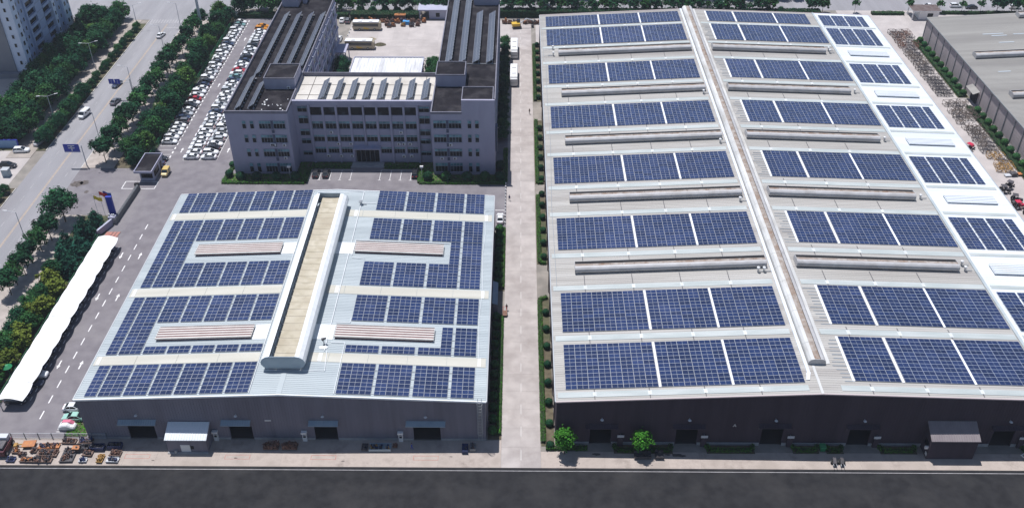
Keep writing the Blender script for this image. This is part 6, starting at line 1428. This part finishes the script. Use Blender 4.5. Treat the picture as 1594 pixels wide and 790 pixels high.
t = thing('green_lamp', 'round green lamp hood on a pole behind the near end of the canopy', 'lamp', (-105.6, 143.5, .1)); MB().tube((0, 0, 0), (0, 0, 3.0), .08, 6).obj('pole', M['green_p'], t); MB().tube((0, 0, 3.0), (0, 0, 3.5), 1.0, 14, r2=.3).obj('hood', M['green_p'], t)
for i in range(13):
    t = thing('bollard', 'low white bollard along the concrete road edge, %s from the front' % ORD[i], 'bollard', (-3.25, 200.4 + i * 1.55, .02), 0, 'white bollards'); MB().tube((0, 0, 0), (0, 0, .55), .2, 8, r2=.16).obj('post', M['ac'], t); MB().tube((0, 0, .55), (0, 0, .68), .2, 8, r2=.08).obj('cap', M['ac'], t)
for i in range(7):
    t = thing('bollard', 'white bollard between car bays and coaches in the court, %s from the front' % ORD[i], 'bollard', (-61.2 + .15 * i, 311.5 + i * 2.6, .06), 0, 'white court bollards'); MB().tube((0, 0, 0), (0, 0, .6), .22, 8, r2=.18).obj('post', M['ac'], t)
for i, (x, y, lab) in enumerate(((-4.0, 164.4, 'dark red handcart at the side of the concrete road'),)):
    t = thing('handcart', lab, 'cart', (x + 1.2, y, .06)); MB().box(-.5, -.9, .45, .5, .9, .55).obj('deck', M['brown'], t); MB().tube((-.4, .9, .5), (-.4, 1.5, 1.1), .04, 5).tube((.4, .9, .5), (.4, 1.5, 1.1), .04, 5).tube((-.4, 1.5, 1.1), (.4, 1.5, 1.1), .04, 5).obj('handle', M['red'], t)
    for s in (-.55, .55): put('wheel', WH, t, (s, -.3, .3), (0, 0, R(90)), scale=(.8, .8, .8))
# bicycles along the far pavement
wb = MB()
for k in range(12):
    a, b = k * math.pi / 6, (k + 1) * math.pi / 6; wb.tube((.33 * math.cos(a), 0, .33 * math.sin(a)), (.33 * math.cos(b), 0, .33 * math.sin(b)), .03, 4)
BW = wb.mesh('wheel', M['tyre']); BF = MB().tube((-.5, 0, .34), (-.1, 0, .8), .03, 4).tube((-.1, 0, .8), (.4, 0, .85), .03, 4).tube((.52, 0, .34), (.4, 0, .95), .03, 4).tube((-.5, 0, .34), (.05, 0, .35), .03, 4).tube((.05, 0, .35), (.4, 0, .8), .03, 4).box(-.15, -.1, .86, .1, .1, .93).mesh('frame', M['dkiron']); BH = MB().tube((.4, -.3, 1.0), (.4, .3, 1.0), .025, 4).mesh('handlebar', M['dkiron'])
for i in range(22):
    t = thing('bicycle', 'parked bicycle under the far pavement trees, %s from the near end' % ordw(i), 'bicycle', (-140.4 + rnd.uniform(-.3, .3), 243.5 + i * 1.15, .12), rnd.uniform(-.3, .3), 'bicycles on the far pavement'); put('frame', BF, t); put('handlebar', BH, t); put('wheel', BW, t, (-.52, 0, .34)); put('wheel', BW, t, (.52, 0, .34))
t = thing('kiosk', 'small grey-blue kiosk on the corner lot', 'kiosk', (-141.4, 222.6, .03)); MB().box(-.9, -.8, 0, .9, .8, 2.1).obj('body', M['blueroof'], t); MB().box(-1, -.9, 2.1, 1, .9, 2.25).obj('roof', M['galv'], t)
# people
def person(label, x, y, rot, top, bottom, z=.06, stride=.28):
    t = thing('person', label, 'person', (x, y, z), R(rot))
    V = [(0, 0, .95), (0, 0, 1.2), (0, .0, 1.42), (0, .01, 1.53), (0, .03, 1.66), (.1, 0, .9), (.11, stride * .6, .5), (.11, stride * .5, .09), (.11, stride * .5 + .16, .05), (-.1, 0, .9), (-.11, -stride * .4, .5), (-.11, -stride, .11), (-.11, -stride + .15, .05),
         (.2, 0, 1.4), (.25, -.1, 1.13), (.24, .06, .9), (.24, .1, .8), (-.2, 0, 1.4), (-.25, .1, 1.13), (-.24, .2, .93), (-.24, .25, .85)]
    Ed = [(0, 1), (1, 2), (2, 3), (3, 4), (0, 5), (5, 6), (6, 7), (7, 8), (0, 9), (9, 10), (10, 11), (11, 12), (2, 13), (13, 14), (14, 15), (15, 16), (2, 17), (17, 18), (18, 19), (19, 20)]
    rad = [.15, .15, .16, .06, .10, .10, .075, .045, .035, .10, .075, .045, .035, .07, .05, .038, .04, .07, .05, .038, .04]
    mb = bpy.data.meshes.new('body'); mb.from_pydata(V, Ed, []); o = bpy.data.objects.new('body', mb); C.objects.link(o)
    md = o.modifiers.new('skin', 'SKIN')
    for i_, r_ in enumerate(rad): mb.skin_vertices[0].data[i_].radius = (r_, r_ * .8)
    mb.skin_vertices[0].data[0].use_root = True
    o.modifiers.new('sub', 'SUBSURF').levels = 1
    dg = bpy.context.evaluated_depsgraph_get(); me = bpy.data.meshes.new_from_object(o.evaluated_get(dg)); bpy.data.objects.remove(o)
    for mm in (M[bottom], M[top], M['skin']): me.materials.append(mm)
    for p in me.polygons:
        c = p.center; p.material_index = 2 if (c.z > 1.5 or (abs(c.x) > .2 and c.z < .97)) else (1 if c.z > .97 else 0); p.use_smooth = True
    put('body', me, t)
    MB().hexa([(-.1, -.1, 1.62), (.1, -.1, 1.62), (.1, .1, 1.7), (-.1, .1, 1.7), (-.07, -.08, 1.79), (.07, -.08, 1.79), (.07, .07, 1.79), (-.07, .07, 1.79)]).obj('hair', M['hair'], t)
person('person in dark clothes walking on the concrete road by the white bollards', -2.2, 211.0, 170, 'cloth1', 'cloth2'); person('person in a brown shirt walking at the right edge of the concrete road', 3.5, 259.2, 10, 'cloth4', 'cloth2'); person('person in blue overalls standing before the fourth doorway', -20.1, 124.6, 100, 'cloth3', 'cloth3'); person('person in dark clothes pulling the handcart', -2.4, 166.0, 0, 'cloth4', 'cloth2')

# ------------------------------------------------------------------ air
hz = bpy.data.materials.new('haze_air'); hz.use_nodes = True; hn = hz.node_tree
hn.nodes.remove(hn.nodes['Principled BSDF']); pvn = hn.nodes.new('ShaderNodeVolumePrincipled')
pvn.inputs['Color'].default_value = (.80, .86, 1.0, 1); pvn.inputs['Density'].default_value = .00014; pvn.inputs['Anisotropy'].default_value = .2
hn.links.new(pvn.outputs[0], hn.nodes['Material Output'].inputs['Volume'])
hb = MB().box(-1510, -810, -1.5, 1510, 1510, 142).obj('haze', hz, None, stuff=True); hb['label'] = 'thin bluish summer haze over the whole site'
